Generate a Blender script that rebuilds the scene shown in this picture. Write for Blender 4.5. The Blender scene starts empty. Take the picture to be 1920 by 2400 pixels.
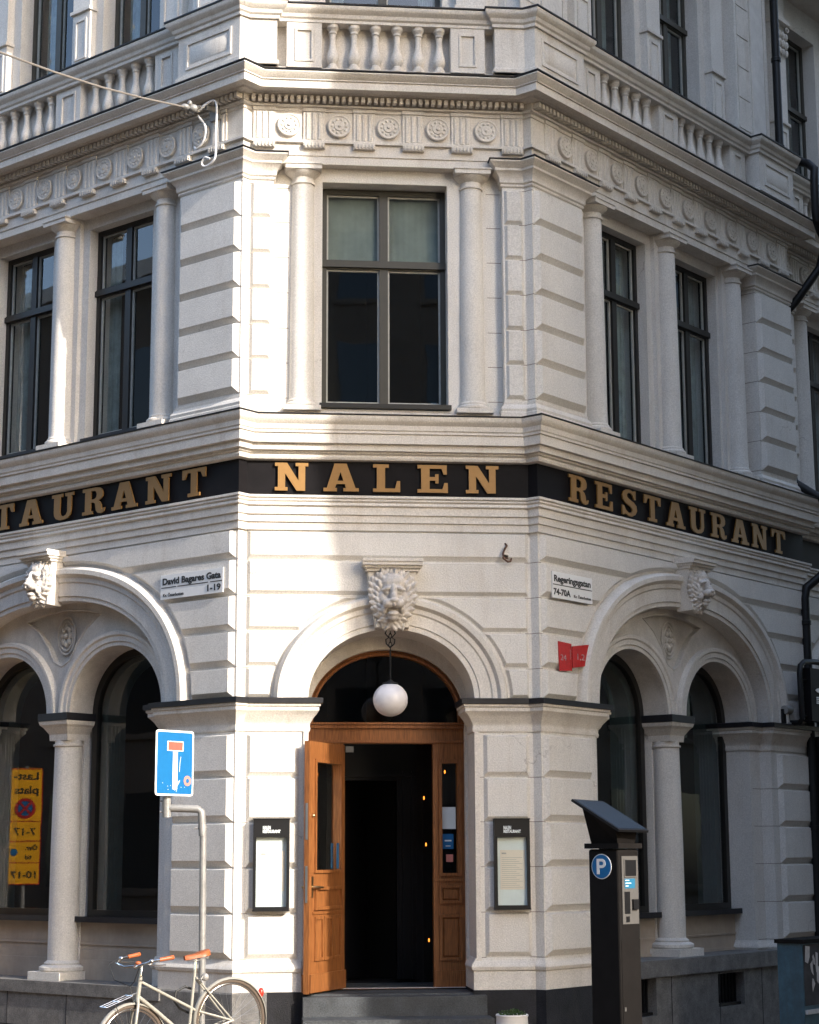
import bpy, bmesh, math, random
from mathutils import Vector, Matrix
from mathutils.geometry import tessellate_polygon
random.seed(7)
scn = bpy.context.scene
COL = scn.collection
R_ = math.radians
# ------------------------------------------------------------------ camera
cam = bpy.data.cameras.new('camera'); camo = bpy.data.objects.new('camera', cam); COL.objects.link(camo)
pitch, yaw, roll = R_(10.5), R_(5.64), 0.004
fw = Vector((math.sin(yaw)*math.cos(pitch), math.cos(yaw)*math.cos(pitch), math.sin(pitch)))
r0 = Vector((math.cos(yaw), -math.sin(yaw), 0)); u0 = r0.cross(fw)
rt = r0*math.cos(roll)-u0*math.sin(roll); up = r0*math.sin(roll)+u0*math.cos(roll)
camo.matrix_world = Matrix(((rt.x, up.x, -fw.x, -1.546), (rt.y, up.y, -fw.y, -18.33), (rt.z, up.z, -fw.z, 1.9), (0, 0, 0, 1)))
cam.sensor_fit = 'HORIZONTAL'; cam.sensor_width = 36; cam.lens = 36*4339/1920
cam.clip_start = .1; cam.clip_end = 2000
scn.camera = camo
# ------------------------------------------------------------------ light
SUN = Vector((.6625*math.cos(R_(26)), -.749*math.cos(R_(26)), math.sin(R_(26)))).normalized()
w = bpy.data.worlds.new('World'); scn.world = w; w.use_nodes = True
nt = w.node_tree; bg = nt.nodes['Background']
sky = nt.nodes.new('ShaderNodeTexSky'); sky.sky_type = 'NISHITA'; sky.sun_disc = False
sky.sun_elevation = R_(26); sky.sun_rotation = math.atan2(SUN.x, SUN.y); sky.dust_density = 1.6; sky.ozone_density = .45; sky.air_density = 1.0
nt.links.new(sky.outputs[0], bg.inputs[0]); bg.inputs[1].default_value = .15
sl = bpy.data.lights.new('sun', 'SUN'); sl.energy = 2.0; sl.angle = R_(.5); sl.color = (1, .93, .84)
so = bpy.data.objects.new('sun', sl); COL.objects.link(so)
so.rotation_euler = (-SUN).to_track_quat('-Z', 'Y').to_euler()
scn.view_settings.view_transform = 'Standard'; scn.view_settings.look = 'None'
scn.view_settings.exposure = 2.0; scn.view_settings.gamma = 1
# ------------------------------------------------------------------ materials
def mat(name, col, rough=.7, metal=0, spec=.5, var=0, vscale=3, bump=0, bscale=60, streak=0, streakcol=(.25, .2, .15), grain=None, speck=0, crack=0, soft=0):
    m = bpy.data.materials.new(name); m.use_nodes = True
    t = m.node_tree; p = t.nodes['Principled BSDF']
    p.inputs['Base Color'].default_value = (*col, 1); p.inputs['Roughness'].default_value = rough
    p.inputs['Metallic'].default_value = metal; p.inputs['Specular IOR Level'].default_value = spec
    tc = t.nodes.new('ShaderNodeNewGeometry')
    last = None
    if var:
        n = t.nodes.new('ShaderNodeTexNoise'); n.inputs['Scale'].default_value = vscale; n.inputs['Detail'].default_value = 8
        n.inputs['Roughness'].default_value = .65
        t.links.new(tc.outputs['Position'], n.inputs['Vector'])
        mr = t.nodes.new('ShaderNodeMapRange'); mr.inputs[1].default_value = .3; mr.inputs[2].default_value = .7
        mr.inputs[3].default_value = 1-var; mr.inputs[4].default_value = 1+var*.4
        t.links.new(n.outputs[0], mr.inputs[0])
        mx = t.nodes.new('ShaderNodeMix'); mx.data_type = 'RGBA'; mx.blend_type = 'MULTIPLY'; mx.inputs[0].default_value = 1
        mx.inputs[6].default_value = (*col, 1); t.links.new(mr.outputs[0], mx.inputs[7]); last = mx.outputs[2]
    if streak:
        mp = t.nodes.new('ShaderNodeMapping'); mp.inputs['Scale'].default_value = (2.6, 2.6, .35)
        t.links.new(tc.outputs['Position'], mp.inputs[0])
        n = t.nodes.new('ShaderNodeTexNoise'); n.inputs['Scale'].default_value = 2.2; n.inputs['Detail'].default_value = 9; n.inputs['Roughness'].default_value = .7
        t.links.new(mp.outputs[0], n.inputs['Vector'])
        mr = t.nodes.new('ShaderNodeMapRange'); mr.inputs[1].default_value = .52; mr.inputs[2].default_value = .78
        mr.inputs[3].default_value = 0; mr.inputs[4].default_value = streak
        t.links.new(n.outputs[0], mr.inputs[0])
        mx = t.nodes.new('ShaderNodeMix'); mx.data_type = 'RGBA'; t.links.new(mr.outputs[0], mx.inputs[0])
        if last: t.links.new(last, mx.inputs[6])
        else: mx.inputs[6].default_value = (*col, 1)
        mx.inputs[7].default_value = (*streakcol, 1); last = mx.outputs[2]
    if grain:
        mp = t.nodes.new('ShaderNodeMapping'); mp.inputs['Scale'].default_value = (30, 30, 2.2)
        t.links.new(tc.outputs['Position'], mp.inputs[0])
        n = t.nodes.new('ShaderNodeTexNoise'); n.inputs['Scale'].default_value = 3; n.inputs['Detail'].default_value = 6
        t.links.new(mp.outputs[0], n.inputs['Vector'])
        mr = t.nodes.new('ShaderNodeMapRange'); mr.inputs[1].default_value = .35; mr.inputs[2].default_value = .7
        t.links.new(n.outputs[0], mr.inputs[0])
        mx = t.nodes.new('ShaderNodeMix'); mx.data_type = 'RGBA'; t.links.new(mr.outputs[0], mx.inputs[0])
        mx.inputs[6].default_value = (*col, 1); mx.inputs[7].default_value = (*grain, 1); last = mx.outputs[2]
    if crack:
        n0 = t.nodes.new('ShaderNodeTexNoise'); n0.inputs['Scale'].default_value = 3; n0.inputs['Detail'].default_value = 6; t.links.new(tc.outputs['Position'], n0.inputs['Vector'])
        mv = t.nodes.new('ShaderNodeMix'); mv.data_type = 'RGBA'; mv.blend_type = 'LINEAR_LIGHT'; mv.inputs[0].default_value = .35; t.links.new(tc.outputs['Position'], mv.inputs[6]); t.links.new(n0.outputs['Color'], mv.inputs[7])
        vo = t.nodes.new('ShaderNodeTexVoronoi'); vo.feature = 'DISTANCE_TO_EDGE'; vo.inputs['Scale'].default_value = .8; t.links.new(mv.outputs[2], vo.inputs['Vector'])
        m1 = t.nodes.new('ShaderNodeMapRange'); m1.inputs[1].default_value = 0; m1.inputs[2].default_value = .006; m1.inputs[3].default_value = crack; m1.inputs[4].default_value = 0; t.links.new(vo.outputs[0], m1.inputs[0])
        n1 = t.nodes.new('ShaderNodeTexNoise'); n1.inputs['Scale'].default_value = .9; t.links.new(tc.outputs['Position'], n1.inputs['Vector'])
        m2 = t.nodes.new('ShaderNodeMapRange'); m2.inputs[1].default_value = .55; m2.inputs[2].default_value = .62; t.links.new(n1.outputs[0], m2.inputs[0])
        mm = t.nodes.new('ShaderNodeMath'); mm.operation = 'MULTIPLY'; t.links.new(m1.outputs[0], mm.inputs[0]); t.links.new(m2.outputs[0], mm.inputs[1])
        mx = t.nodes.new('ShaderNodeMix'); mx.data_type = 'RGBA'; t.links.new(mm.outputs[0], mx.inputs[0])
        if last: t.links.new(last, mx.inputs[6])
        else: mx.inputs[6].default_value = (*col, 1)
        mx.inputs[7].default_value = (.16, .13, .11, 1); last = mx.outputs[2]
    if speck:
        n = t.nodes.new('ShaderNodeTexNoise'); n.inputs['Scale'].default_value = 75; n.inputs['Detail'].default_value = 2; t.links.new(tc.outputs['Position'], n.inputs['Vector'])
        mr = t.nodes.new('ShaderNodeMapRange'); mr.inputs[1].default_value = .3; mr.inputs[2].default_value = .7; mr.inputs[3].default_value = 1-speck; mr.inputs[4].default_value = 1+speck*.6
        t.links.new(n.outputs[0], mr.inputs[0])
        mx = t.nodes.new('ShaderNodeMix'); mx.data_type = 'RGBA'; mx.blend_type = 'MULTIPLY'; mx.inputs[0].default_value = 1
        if last: t.links.new(last, mx.inputs[6])
        else: mx.inputs[6].default_value = (*col, 1)
        t.links.new(mr.outputs[0], mx.inputs[7]); last = mx.outputs[2]
    if last: t.links.new(last, p.inputs['Base Color'])
    if bump:
        n = t.nodes.new('ShaderNodeTexNoise'); n.inputs['Scale'].default_value = bscale; n.inputs['Detail'].default_value = 5
        t.links.new(tc.outputs['Position'], n.inputs['Vector'])
        b = t.nodes.new('ShaderNodeBump'); b.inputs['Strength'].default_value = bump; b.inputs['Distance'].default_value = .01
        t.links.new(n.outputs[0], b.inputs['Height']); t.links.new(b.outputs[0], p.inputs['Normal'])
        if soft:
            bv = t.nodes.new('ShaderNodeBevel'); bv.samples = 3; bv.inputs[0].default_value = soft; t.links.new(bv.outputs[0], b.inputs['Normal'])
    return m
def glass(name, ior=1.75, tint=(.88, .92, .92)):
    m = bpy.data.materials.new(name); m.use_nodes = True; t = m.node_tree; t.nodes.clear()
    o = t.nodes.new('ShaderNodeOutputMaterial'); mx = t.nodes.new('ShaderNodeMixShader'); f = t.nodes.new('ShaderNodeFresnel')
    f.inputs[0].default_value = ior
    a = t.nodes.new('ShaderNodeBsdfTransparent'); a.inputs[0].default_value = (*tint, 1)
    g = t.nodes.new('ShaderNodeBsdfGlossy'); g.inputs['Roughness'].default_value = .015; g.inputs[0].default_value = (.95, .97, 1, 1)
    tc = t.nodes.new('ShaderNodeNewGeometry'); n = t.nodes.new('ShaderNodeTexNoise'); n.inputs['Scale'].default_value = 1.6
    b = t.nodes.new('ShaderNodeBump'); b.inputs['Strength'].default_value = .02; b.inputs['Distance'].default_value = .05
    t.links.new(tc.outputs['Position'], n.inputs['Vector']); t.links.new(n.outputs[0], b.inputs['Height']); t.links.new(b.outputs[0], g.inputs['Normal'])
    gm = t.nodes.new('ShaderNodeNewGeometry'); iv = t.nodes.new('ShaderNodeMath'); iv.operation = 'SUBTRACT'; iv.inputs[0].default_value = 1; t.links.new(gm.outputs['Backfacing'], iv.inputs[1])
    ml = t.nodes.new('ShaderNodeMath'); ml.operation = 'MULTIPLY'; t.links.new(f.outputs[0], ml.inputs[0]); t.links.new(iv.outputs[0], ml.inputs[1])
    t.links.new(ml.outputs[0], mx.inputs[0]); t.links.new(a.outputs[0], mx.inputs[1]); t.links.new(g.outputs[0], mx.inputs[2]); t.links.new(mx.outputs[0], o.inputs[0])
    return m
def emis(name, col, s):
    m = mat(name, col); p = m.node_tree.nodes['Principled BSDF']; p.inputs['Emission Color'].default_value = (*col, 1); p.inputs['Emission Strength'].default_value = s
    return m
M = dict(
    stucco=mat('stucco', (.70, .67, .625), .85, spec=.25, var=.10, vscale=1.6, bump=.35, bscale=90, streak=.28, streakcol=(.42, .34, .265), speck=.16, soft=.009, crack=.5),
    trim=mat('trim_plaster', (.68, .64, .585), .8, spec=.25, var=.12, vscale=3.0, bump=.3, bscale=80, streak=.46, streakcol=(.36, .27, .19), speck=.16, soft=.007),
    lion=mat('carved_plaster', (.62, .58, .54), .8, spec=.25, var=.3, vscale=12, bump=.4, bscale=60, streak=.45, streakcol=(.30, .23, .18), speck=.15),
    granite=mat('grey_granite', (.17, .163, .155), .75, var=.45, vscale=7, bump=.5, bscale=120, speck=.3, streak=.5, streakcol=(.09, .088, .085)),
    chalk=mat('faded_white_marking', (.50, .33, .32), .8, var=.5, vscale=40),
    groove=mat('sooty_joint', (.20, .16, .13), .9),
    stepstone=mat('step_granite', (.06, .066, .072), .7, var=.5, vscale=5, bump=.5, bscale=120, streak=.4, streakcol=(.03, .03, .03), speck=.4, soft=.012),
    darkstone=mat('dark_painted_stone', (.014, .014, .017), .7, spec=.3, var=.6, vscale=5, bump=.5, bscale=90, speck=.4, streak=.3, streakcol=(.05, .045, .04)),
    flash=mat('black_sheet_metal', (.022, .022, .026), .5, metal=.3, var=.3, vscale=12),
    band=mat('black_sign_board', (.007, .006, .007), .6, spec=.12, var=.35, vscale=5),
    gold=mat('gold_letter', (.30, .16, .045), .45, metal=.25, spec=.6, var=.1, vscale=20),
    wframe=mat('dark_window_paint', (.016, .015, .013), .4, spec=.5, var=.2, vscale=10),
    olive=mat('olive_window_paint', (.045, .042, .032), .45, spec=.5, var=.15, vscale=10),
    bead=mat('grey_sash_bead', (.42, .42, .39), .5, var=.2, vscale=15),
    teal=mat('grey_green_shutter', (.055, .078, .075), .5, var=.15, vscale=9),
    glass=glass('window_glass'), glass2=glass('door_glass', 1.5, (.97, .98, .97)),
    blind=mat('pale_blind', (.27, .285, .265), .8, var=.25, vscale=3),
    curtain=mat('sheer_curtain', (.36, .39, .37), .9, var=.4, vscale=6),
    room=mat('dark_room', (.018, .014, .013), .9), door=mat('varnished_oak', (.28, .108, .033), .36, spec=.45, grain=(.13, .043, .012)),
    brass=mat('brass', (.6, .48, .28), .3, metal=1), steel=mat('brushed_steel', (.5, .5, .5), .35, metal=1),
    white=mat('white_enamel', (.78, .78, .77), .35, var=.06, vscale=12), black=mat('black_paint', (.007, .007, .008), .45, spec=.3),
    ink=mat('black_ink', (.02, .02, .02), .6), galv=mat('galvanised_steel', (.27, .265, .255), .5, metal=.25, var=.25, vscale=14),
    blue=mat('blue_sign_film', (.006, .13, .33), .4, var=.08, vscale=20), red=mat('red_sign_film', (.75, .10, .07), .5, var=.12, vscale=25),
    redpl=mat('red_plate', (.48, .018, .016), .5, var=.25, vscale=30), yellow=mat('yellow_sign_film', (.95, .47, .01), .5, var=.06),
    milk=mat('opal_glass', (.72, .70, .72), .3, var=.12, vscale=10), paper=mat('paper', (.74, .80, .80), .8, var=.06, vscale=10), cream=mat('cream_menu_paper', (.80, .72, .62), .8, var=.04),
    meter=mat('dark_brown_enamel', (.010, .0088, .0085), .75, spec=.08, var=.25, vscale=8), solar=mat('solar_cells', (.012, .02, .035), .2, spec=.7),
    silver=mat('silver_panel', (.12, .115, .11), .45, metal=.3, var=.1, vscale=20), cyan=mat('cyan_label', (.012, .12, .22), .5),
    pot=mat('white_glazed_pot', (.62, .62, .62), .4, var=.1, vscale=8), leaf=mat('green_leaf', (.05, .10, .025), .6, var=.4, vscale=30), soil=mat('soil', (.04, .03, .02), .9),
    tan=mat('orange_leather', (.38, .10, .03), .45, var=.2, vscale=30), brown=mat('dark_leather', (.10, .035, .02), .4, var=.2, vscale=20), bike=mat('cream_bicycle_paint', (.31, .295, .255), .3, spec=.6, var=.12, vscale=20),
    chrome=mat('chrome', (.62, .62, .62), .16, metal=1), rubber=mat('tyre_rubber', (.085, .062, .045), .8), blackrub=mat('black_rubber', (.015, .015, .015), .6),
    redlens=mat('red_lens', (.7, .03, .015), .25, spec=.7), tealpaint=mat('weathered_teal_paint', (.035, .085, .12), .5, var=.5, vscale=7, streak=.7, streakcol=(.03, .035, .04)),
    poster=mat('torn_poster_black', (.03, .03, .035), .8, var=.6, vscale=6), posterw=mat('torn_poster_paper', (.42, .42, .43), .8, var=.3, vscale=14),
    brick=mat('brown_render', (.20, .155, .12), .9, var=.2, vscale=2), render=mat('ochre_render', (.36, .29, .21), .9, var=.2, vscale=1.5),
    darkglass=mat('dark_window_glass', (.02, .025, .03), .08, spec=.8), pave=mat('paving', (.20, .125, .075), .85, var=.3, vscale=5, bump=.3, bscale=50),
    asphalt=mat('asphalt', (.075, .05, .03), .9, var=.3, vscale=6, bump=.5, bscale=150), terracotta=mat('terracotta', (.32, .12, .06), .8),
    glint=emis('warm_glint', (1, .27, .03), .8), wire=mat('grey_cable', (.20, .18, .16), .6), rust=mat('rusty_iron', (.13, .07, .045), .8, var=.4, vscale=40),  # the warm emission stands in for reflected orange glints by the door
    tymp=mat('panel_plaster', (.64, .60, .55), .85, spec=.2, var=.2, vscale=4, bump=.35, bscale=80, streak=.4, streakcol=(.36, .28, .20), speck=.13),
    spand=mat('beige_plaster', (.44, .37, .30), .85, spec=.2, var=.2, vscale=3, bump=.3, bscale=80, streak=.4, streakcol=(.30, .23, .17)),
    green=mat('dark_green_film', (.02, .10, .22), .5), pink=mat('pink_sticker', (.62, .22, .18), .5), lime=mat('lime_sticker', (.55, .62, .02), .5),
    rough=mat('vermiculated_plaster', (.66, .635, .60), .85, spec=.2, var=.15, vscale=5, bump=1.0, bscale=28),
)
# ------------------------------------------------------------------ frames
S = math.sqrt(.5); XL, XR = -1.39, 1.49
class Fr:
    def __init__(s, o, u, n): s.o = Vector((*o, 0)); s.u = Vector((*u, 0)); s.n = Vector((*n, 0))
    def __call__(s, u, o, z): return s.o+s.u*u+s.n*o+Vector((0, 0, z))
    def sub(s, u, o): p = s(u, o, 0); return Fr((p.x, p.y), (s.u.x, s.u.y), (s.n.x, s.n.y))
FC = Fr((0, 0), (1, 0), (0, -1)); FR = Fr((XR, 0), (S, S), (S, -S)); FL = Fr((XL, 0), (-S, S), (-S, -S))
FW = Fr((0, 0), (1, 0), (0, 1))     # plain world frame: u=x, o=y
def frame(x, y, ang): return Fr((x, y), (math.cos(ang), math.sin(ang)), (math.sin(ang), -math.cos(ang)))
# ------------------------------------------------------------------ mesh builder
class MB:
    def __init__(s): s.v = []; s.f = []; s.mi = []; s.cur = 0
    def add(s, vs, fs):
        b = len(s.v); s.v += [tuple(v) for v in vs]; s.f += [tuple(i+b for i in f) for f in fs]; s.mi += [s.cur]*len(fs)
    def box(s, F, u0_, u1, o0, o1, z0, z1):
        s.add([F(a, b, c) for c in (z0, z1) for b in (o0, o1) for a in (u0_, u1)], [(0, 1, 3, 2), (4, 6, 7, 5), (0, 4, 5, 1), (2, 3, 7, 6), (0, 2, 6, 4), (1, 5, 7, 3)]); return s
    def cushion(s, F, u0_, u1, z0, z1, o, h, c, cb=None, ct=None):
        cb = c if cb is None else cb; ct = c if ct is None else ct
        a = [(u0_, z0), (u1, z0), (u1, z1), (u0_, z1)]; b = [(u0_+c, z0+cb), (u1-c, z0+cb), (u1-c, z1-ct), (u0_+c, z1-ct)]
        s.add([F(x, o-.01, z) for x, z in a]+[F(x, o, z) for x, z in a]+[F(x, o+h, z) for x, z in b],
              [(0, 1, 5, 4), (1, 2, 6, 5), (2, 3, 7, 6), (3, 0, 4, 7), (4, 5, 9, 8), (5, 6, 10, 9), (6, 7, 11, 10), (7, 4, 8, 11), (8, 9, 10, 11), (3, 2, 1, 0)]); return s
    def loft2(s, F, a, b, oa, ob):     # polygon a at oa to polygon b at ob (same count), capped
        n = len(a); s.add([F(x, oa, z) for x, z in a]+[F(x, ob, z) for x, z in b], [(i, (i+1) % n, n+(i+1) % n, n+i) for i in range(n)])
        for P, o in ((a, oa), (b, ob)):
            t = tessellate_polygon([[Vector((x, z, 0)) for x, z in P]]); s.add([F(x, o, z) for x, z in P], t)
        return s
    def plate(s, F, outer, holes, oa, ob):
        loops = [outer]+holes; flat = [p for l in loops for p in l]; N = len(flat)
        tr = tessellate_polygon([[Vector((x, z, 0)) for x, z in l] for l in loops])
        vs = [F(x, oa, z) for x, z in flat]+[F(x, ob, z) for x, z in flat]; fs = list(tr)+[tuple(i+N for i in t) for t in tr]
        b = 0
        for l in loops:
            n = len(l); fs += [(b+i, b+(i+1) % n, N+b+(i+1) % n, N+b+i) for i in range(n)]; b += n
        s.add(vs, fs); return s
    def plan(s, pts, z0, z1):
        n = len(pts); pts = [Vector((p[0], p[1], 0)) for p in pts]; t = tessellate_polygon([pts])
        s.add([(p.x, p.y, z0) for p in pts]+[(p.x, p.y, z1) for p in pts], [(i, (i+1) % n, n+(i+1) % n, n+i) for i in range(n)]+[tuple(x) for x in t]+[tuple(x+n for x in q) for q in t]); return s
    def sweep(s, path, prof):          # path: 2D points left->right, outward = right-hand; prof: closed [(p,z)]
        n = len(path); off = []
        nr = []
        for i in range(n-1):
            d = (Vector(path[i+1][:2])-Vector(path[i][:2])).normalized(); nr.append(Vector((d.y, -d.x)))
        for i in range(n):
            a = nr[max(i-1, 0)]; b = nr[min(i, n-2)]; off.append((a+b)/(1+a.dot(b)))
        m = len(prof); vs = []
        for i in range(n):
            for p, z in prof: q = Vector(path[i][:2])+off[i]*p; vs.append((q.x, q.y, z))
        fs = []
        for i in range(n-1):
            for j in range(m): k = (j+1) % m; fs.append((i*m+j, i*m+k, (i+1)*m+k, (i+1)*m+j))
        t = tessellate_polygon([[Vector((p, z, 0)) for p, z in prof]])
        fs += [tuple(x) for x in t]+[tuple(x+(n-1)*m for x in q) for q in t]
        s.add(vs, fs); return s
    def arcsweep(s, F, curve, prof):   # curve: function t->((u,z),(nu,nz)) list; prof closed [(r,o)] r along outward normal
        m = len(prof); vs = [F(c[0]+k[0]*r, o, c[1]+k[1]*r) for c, k in curve for r, o in prof]; n = len(curve); fs = []
        for i in range(n-1):
            for j in range(m): k = (j+1) % m; fs.append((i*m+j, i*m+k, (i+1)*m+k, (i+1)*m+j))
        fs += [tuple(range(m)), tuple(range((n-1)*m, n*m))]
        s.add(vs, fs); return s
    def lathe(s, c, prof, seg=24, sy=1):     # c world point (x,y), prof [(r,z)]
        c = Vector((c[0], c[1], 0)); vs = []; fs = []; m = len(prof)
        for r, z in prof:
            for k in range(seg): a = 2*math.pi*k/seg; vs.append((c.x+r*math.cos(a), c.y+r*sy*math.sin(a), z))
        for j in range(m-1):
            for k in range(seg): q = (k+1) % seg; fs.append((j*seg+k, j*seg+q, (j+1)*seg+q, (j+1)*seg+k))
        fs += [tuple(range(seg)), tuple(range((m-1)*seg, m*seg))]
        s.add(vs, fs); return s
    def tube(s, pts, r, seg=8, closed=False):
        pts = [Vector(p) for p in pts]; n = len(pts); rr = r if isinstance(r, (list, tuple)) else [r]*n; vs = []; fs = []; pv = None
        for i in range(n):
            if closed: d = pts[(i+1) % n]-pts[i-1]
            else: d = pts[min(i+1, n-1)]-pts[max(i-1, 0)]
            d = d.normalized() if d.length > 1e-9 else Vector((0, 0, 1))
            if pv is None: a = d.cross(Vector((0, 0, 1)) if abs(d.z) < .9 else Vector((1, 0, 0))).normalized()
            else: a = (pv-d*pv.dot(d)).normalized()
            pv = a; b = d.cross(a)
            for k in range(seg): t = 2*math.pi*k/seg; vs.append(pts[i]+(a*math.cos(t)+b*math.sin(t))*rr[i])
        for i in range(n if closed else n-1):
            for k in range(seg): q = (k+1) % seg; j = (i+1) % n; fs.append((i*seg+k, i*seg+q, j*seg+q, j*seg+k))
        if not closed: fs += [tuple(range(seg)), tuple(range((n-1)*seg, n*seg))]
        s.add(vs, fs); return s
    def ell(s, c, rad, R=None, seg=12, rings=8):
        vs = []; fs = []; c = Vector(c); R = R or Matrix.Identity(3)
        for i in range(rings+1):
            th = math.pi*i/rings
            for k in range(seg): a = 2*math.pi*k/seg; vs.append(c+R@Vector((rad[0]*math.sin(th)*math.cos(a), rad[1]*math.sin(th)*math.sin(a), rad[2]*math.cos(th))))
        for i in range(rings):
            for k in range(seg): q = (k+1) % seg; fs.append((i*seg+k, i*seg+q, (i+1)*seg+q, (i+1)*seg+k))
        s.add(vs, fs); return s
    def build(s, name, m, parent=None, ang=35, origin=None):
        me = bpy.data.meshes.new(name); bm = bmesh.new()
        V = [bm.verts.new(v) for v in s.v]
        for f, mi in zip(s.f, s.mi):
            try: fc = bm.faces.new([V[i] for i in f]); fc.material_index = mi
            except ValueError: pass
        bmesh.ops.remove_doubles(bm, verts=bm.verts, dist=1e-6)
        bmesh.ops.recalc_face_normals(bm, faces=bm.faces)
        for f in bm.faces: f.smooth = True
        bm.to_mesh(me); bm.free()
        me.set_sharp_from_angle(angle=R_(ang))
        for x in (m if isinstance(m, (list, tuple)) else [m]): me.materials.append(M[x] if isinstance(x, str) else x)
        o = bpy.data.objects.new(name, me); COL.objects.link(o)
        if origin is not None:
            og = Vector(origin); me.transform(Matrix.Translation(-og)); o.location = og
        if parent is not None: o.parent = parent; o.matrix_parent_inverse = Matrix.Identity(4) if parent.get('_id') else parent.matrix_basis.inverted()
        return o
def tag(o, label=None, cat=None, group=None, kind=None):
    if label: o['label'] = label
    if cat: o['category'] = cat
    if group: o['group'] = group
    if kind: o['kind'] = kind
    return o
def thing(name, loc, label, cat, group=None):
    o = bpy.data.objects.new(name, None); COL.objects.link(o); o.location = loc; o.empty_display_size = .2
    return tag(o, label, cat, group)
def textpolys(s, size, bold=0.0, space=1.0):
    cu = bpy.data.curves.new('t', 'FONT'); cu.body = s; cu.size = size; cu.offset = bold; cu.extrude = .5; cu.space_character = space
    cu.resolution_u = 3
    ob = bpy.data.objects.new('t', cu); COL.objects.link(ob); bpy.context.view_layer.update()
    dg = bpy.context.evaluated_depsgraph_get(); me = bpy.data.meshes.new_from_object(ob.evaluated_get(dg))
    vs = [v.co.copy() for v in me.vertices]; fs = [tuple(p.vertices) for p in me.polygons]
    bpy.data.objects.remove(ob); bpy.data.meshes.remove(me)
    return vs, fs
def text(mb, F, s, u, o, z, size, th=.004, bold=0, width=None, align='L', slant=0, space=1.0):
    vs, fs = textpolys(s, size, bold, space)
    if not vs: return mb
    x0 = min(v.x for v in vs); x1 = max(v.x for v in vs); k = (width/(x1-x0)) if width else 1
    dx = {'L': 0, 'C': -(x1-x0)*k/2, 'R': -(x1-x0)*k}[align]
    mb.add([F(u+(v.x-x0)*k+dx, o+(v.z+.5)*th, z+v.y+slant*(v.x-x0)*k) for v in vs], fs); return mb
GL = {
 'N': ([(0,0),(.42,0),(.42,.12),(.34,.12),(.34,.62),(.72,0),(1.0,0),(1.0,.88),(1.1,.88),(1.1,1),(.68,1),(.68,.88),(.78,.88),(.78,.36),(.40,1),(0,1),(0,.88),(.10,.88),(.10,.12),(0,.12)], []),
 'A': ([(0,0),(.42,0),(.42,.12),(.36,.12),(.40,.26),(.66,.26),(.70,.12),(.62,.12),(.62,0),(1.1,0),(1.1,.12),(1.0,.12),(.72,1),(.34,1),(.10,.12),(0,.12)], [[(.44,.38),(.62,.38),(.53,.70)]]),
 'L': ([(0,0),(.86,0),(.86,.40),(.76,.40),(.70,.13),(.38,.13),(.38,.88),(.5,.88),(.5,1),(0,1),(0,.88),(.12,.88),(.12,.12),(0,.12)], []),
 'E': ([(0,0),(.95,0),(.95,.36),(.84,.36),(.78,.13),(.38,.13),(.38,.44),(.56,.44),(.56,.34),(.66,.34),(.66,.67),(.56,.67),(.56,.57),(.38,.57),(.38,.87),(.76,.87),(.82,.66),(.92,.66),(.92,1),(0,1),(0,.88),(.12,.88),(.12,.12),(0,.12)], []),
 'T': ([(.25,0),(.77,0),(.77,.12),(.64,.12),(.64,.87),(.80,.87),(.90,.66),(1.02,.66),(1.02,1),(0,1),(0,.66),(.12,.66),(.22,.87),(.38,.87),(.38,.12),(.25,.12)], []),
 'U': ([(0,1),(.48,1),(.48,.88),(.37,.88),(.37,.3),(.40,.18),(.47,.12),(.56,.12),(.65,.17),(.70,.28),(.70,.88),(.59,.88),(.59,1),(.97,1),(.97,.88),(.87,.88),(.87,.28),(.82,.12),(.71,.02),(.52,-.02),(.34,-.01),(.20,.05),(.12,.16),(.10,.3),(.10,.88),(0,.88)], []),
 'R': ([(0,0),(.47,0),(.47,.12),(.38,.12),(.38,.44),(.5,.44),(.58,.38),(.62,.12),(.70,.02),(.84,-.02),(.98,.04),(1.02,.18),(.95,.18),(.92,.12),(.88,.14),(.86,.3),(.80,.42),(.70,.49),(.84,.54),(.92,.64),(.93,.78),(.88,.9),(.78,.97),(.62,1),(0,1),(0,.88),(.12,.88),(.12,.12),(0,.12)], [[(.38,.56),(.54,.56),(.63,.62),(.65,.74),(.61,.84),(.52,.88),(.38,.88)]]),
 'S': ([(.05,0),(.15,0),(.22,.05),(.42,-.02),(.62,-.01),(.8,.08),(.9,.24),(.87,.42),(.72,.54),(.45,.64),(.34,.71),(.33,.8),(.42,.88),(.56,.88),(.68,.8),(.74,.66),(.84,.66),(.84,1),(.75,1),(.70,.95),(.52,1.02),(.32,1.0),(.14,.9),(.07,.75),(.1,.58),(.24,.46),(.5,.36),(.62,.29),(.63,.19),(.54,.12),(.40,.11),(.25,.19),(.15,.36),(.05,.36)], []),
}
def letter(F, ch, u, z, w_, h, o0, o1, parent, flip=False):
    g, hs = GL[ch]; kx = w_/max(x for x, y in g)
    f = (lambda P: [(u-x*kx if flip else u+x*kx, z+y*h) for x, y in P])
    MB().plate(F, f(g), [f(q) for q in hs], o0, o1).build('letter', 'gold', parent, 20)
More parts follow.
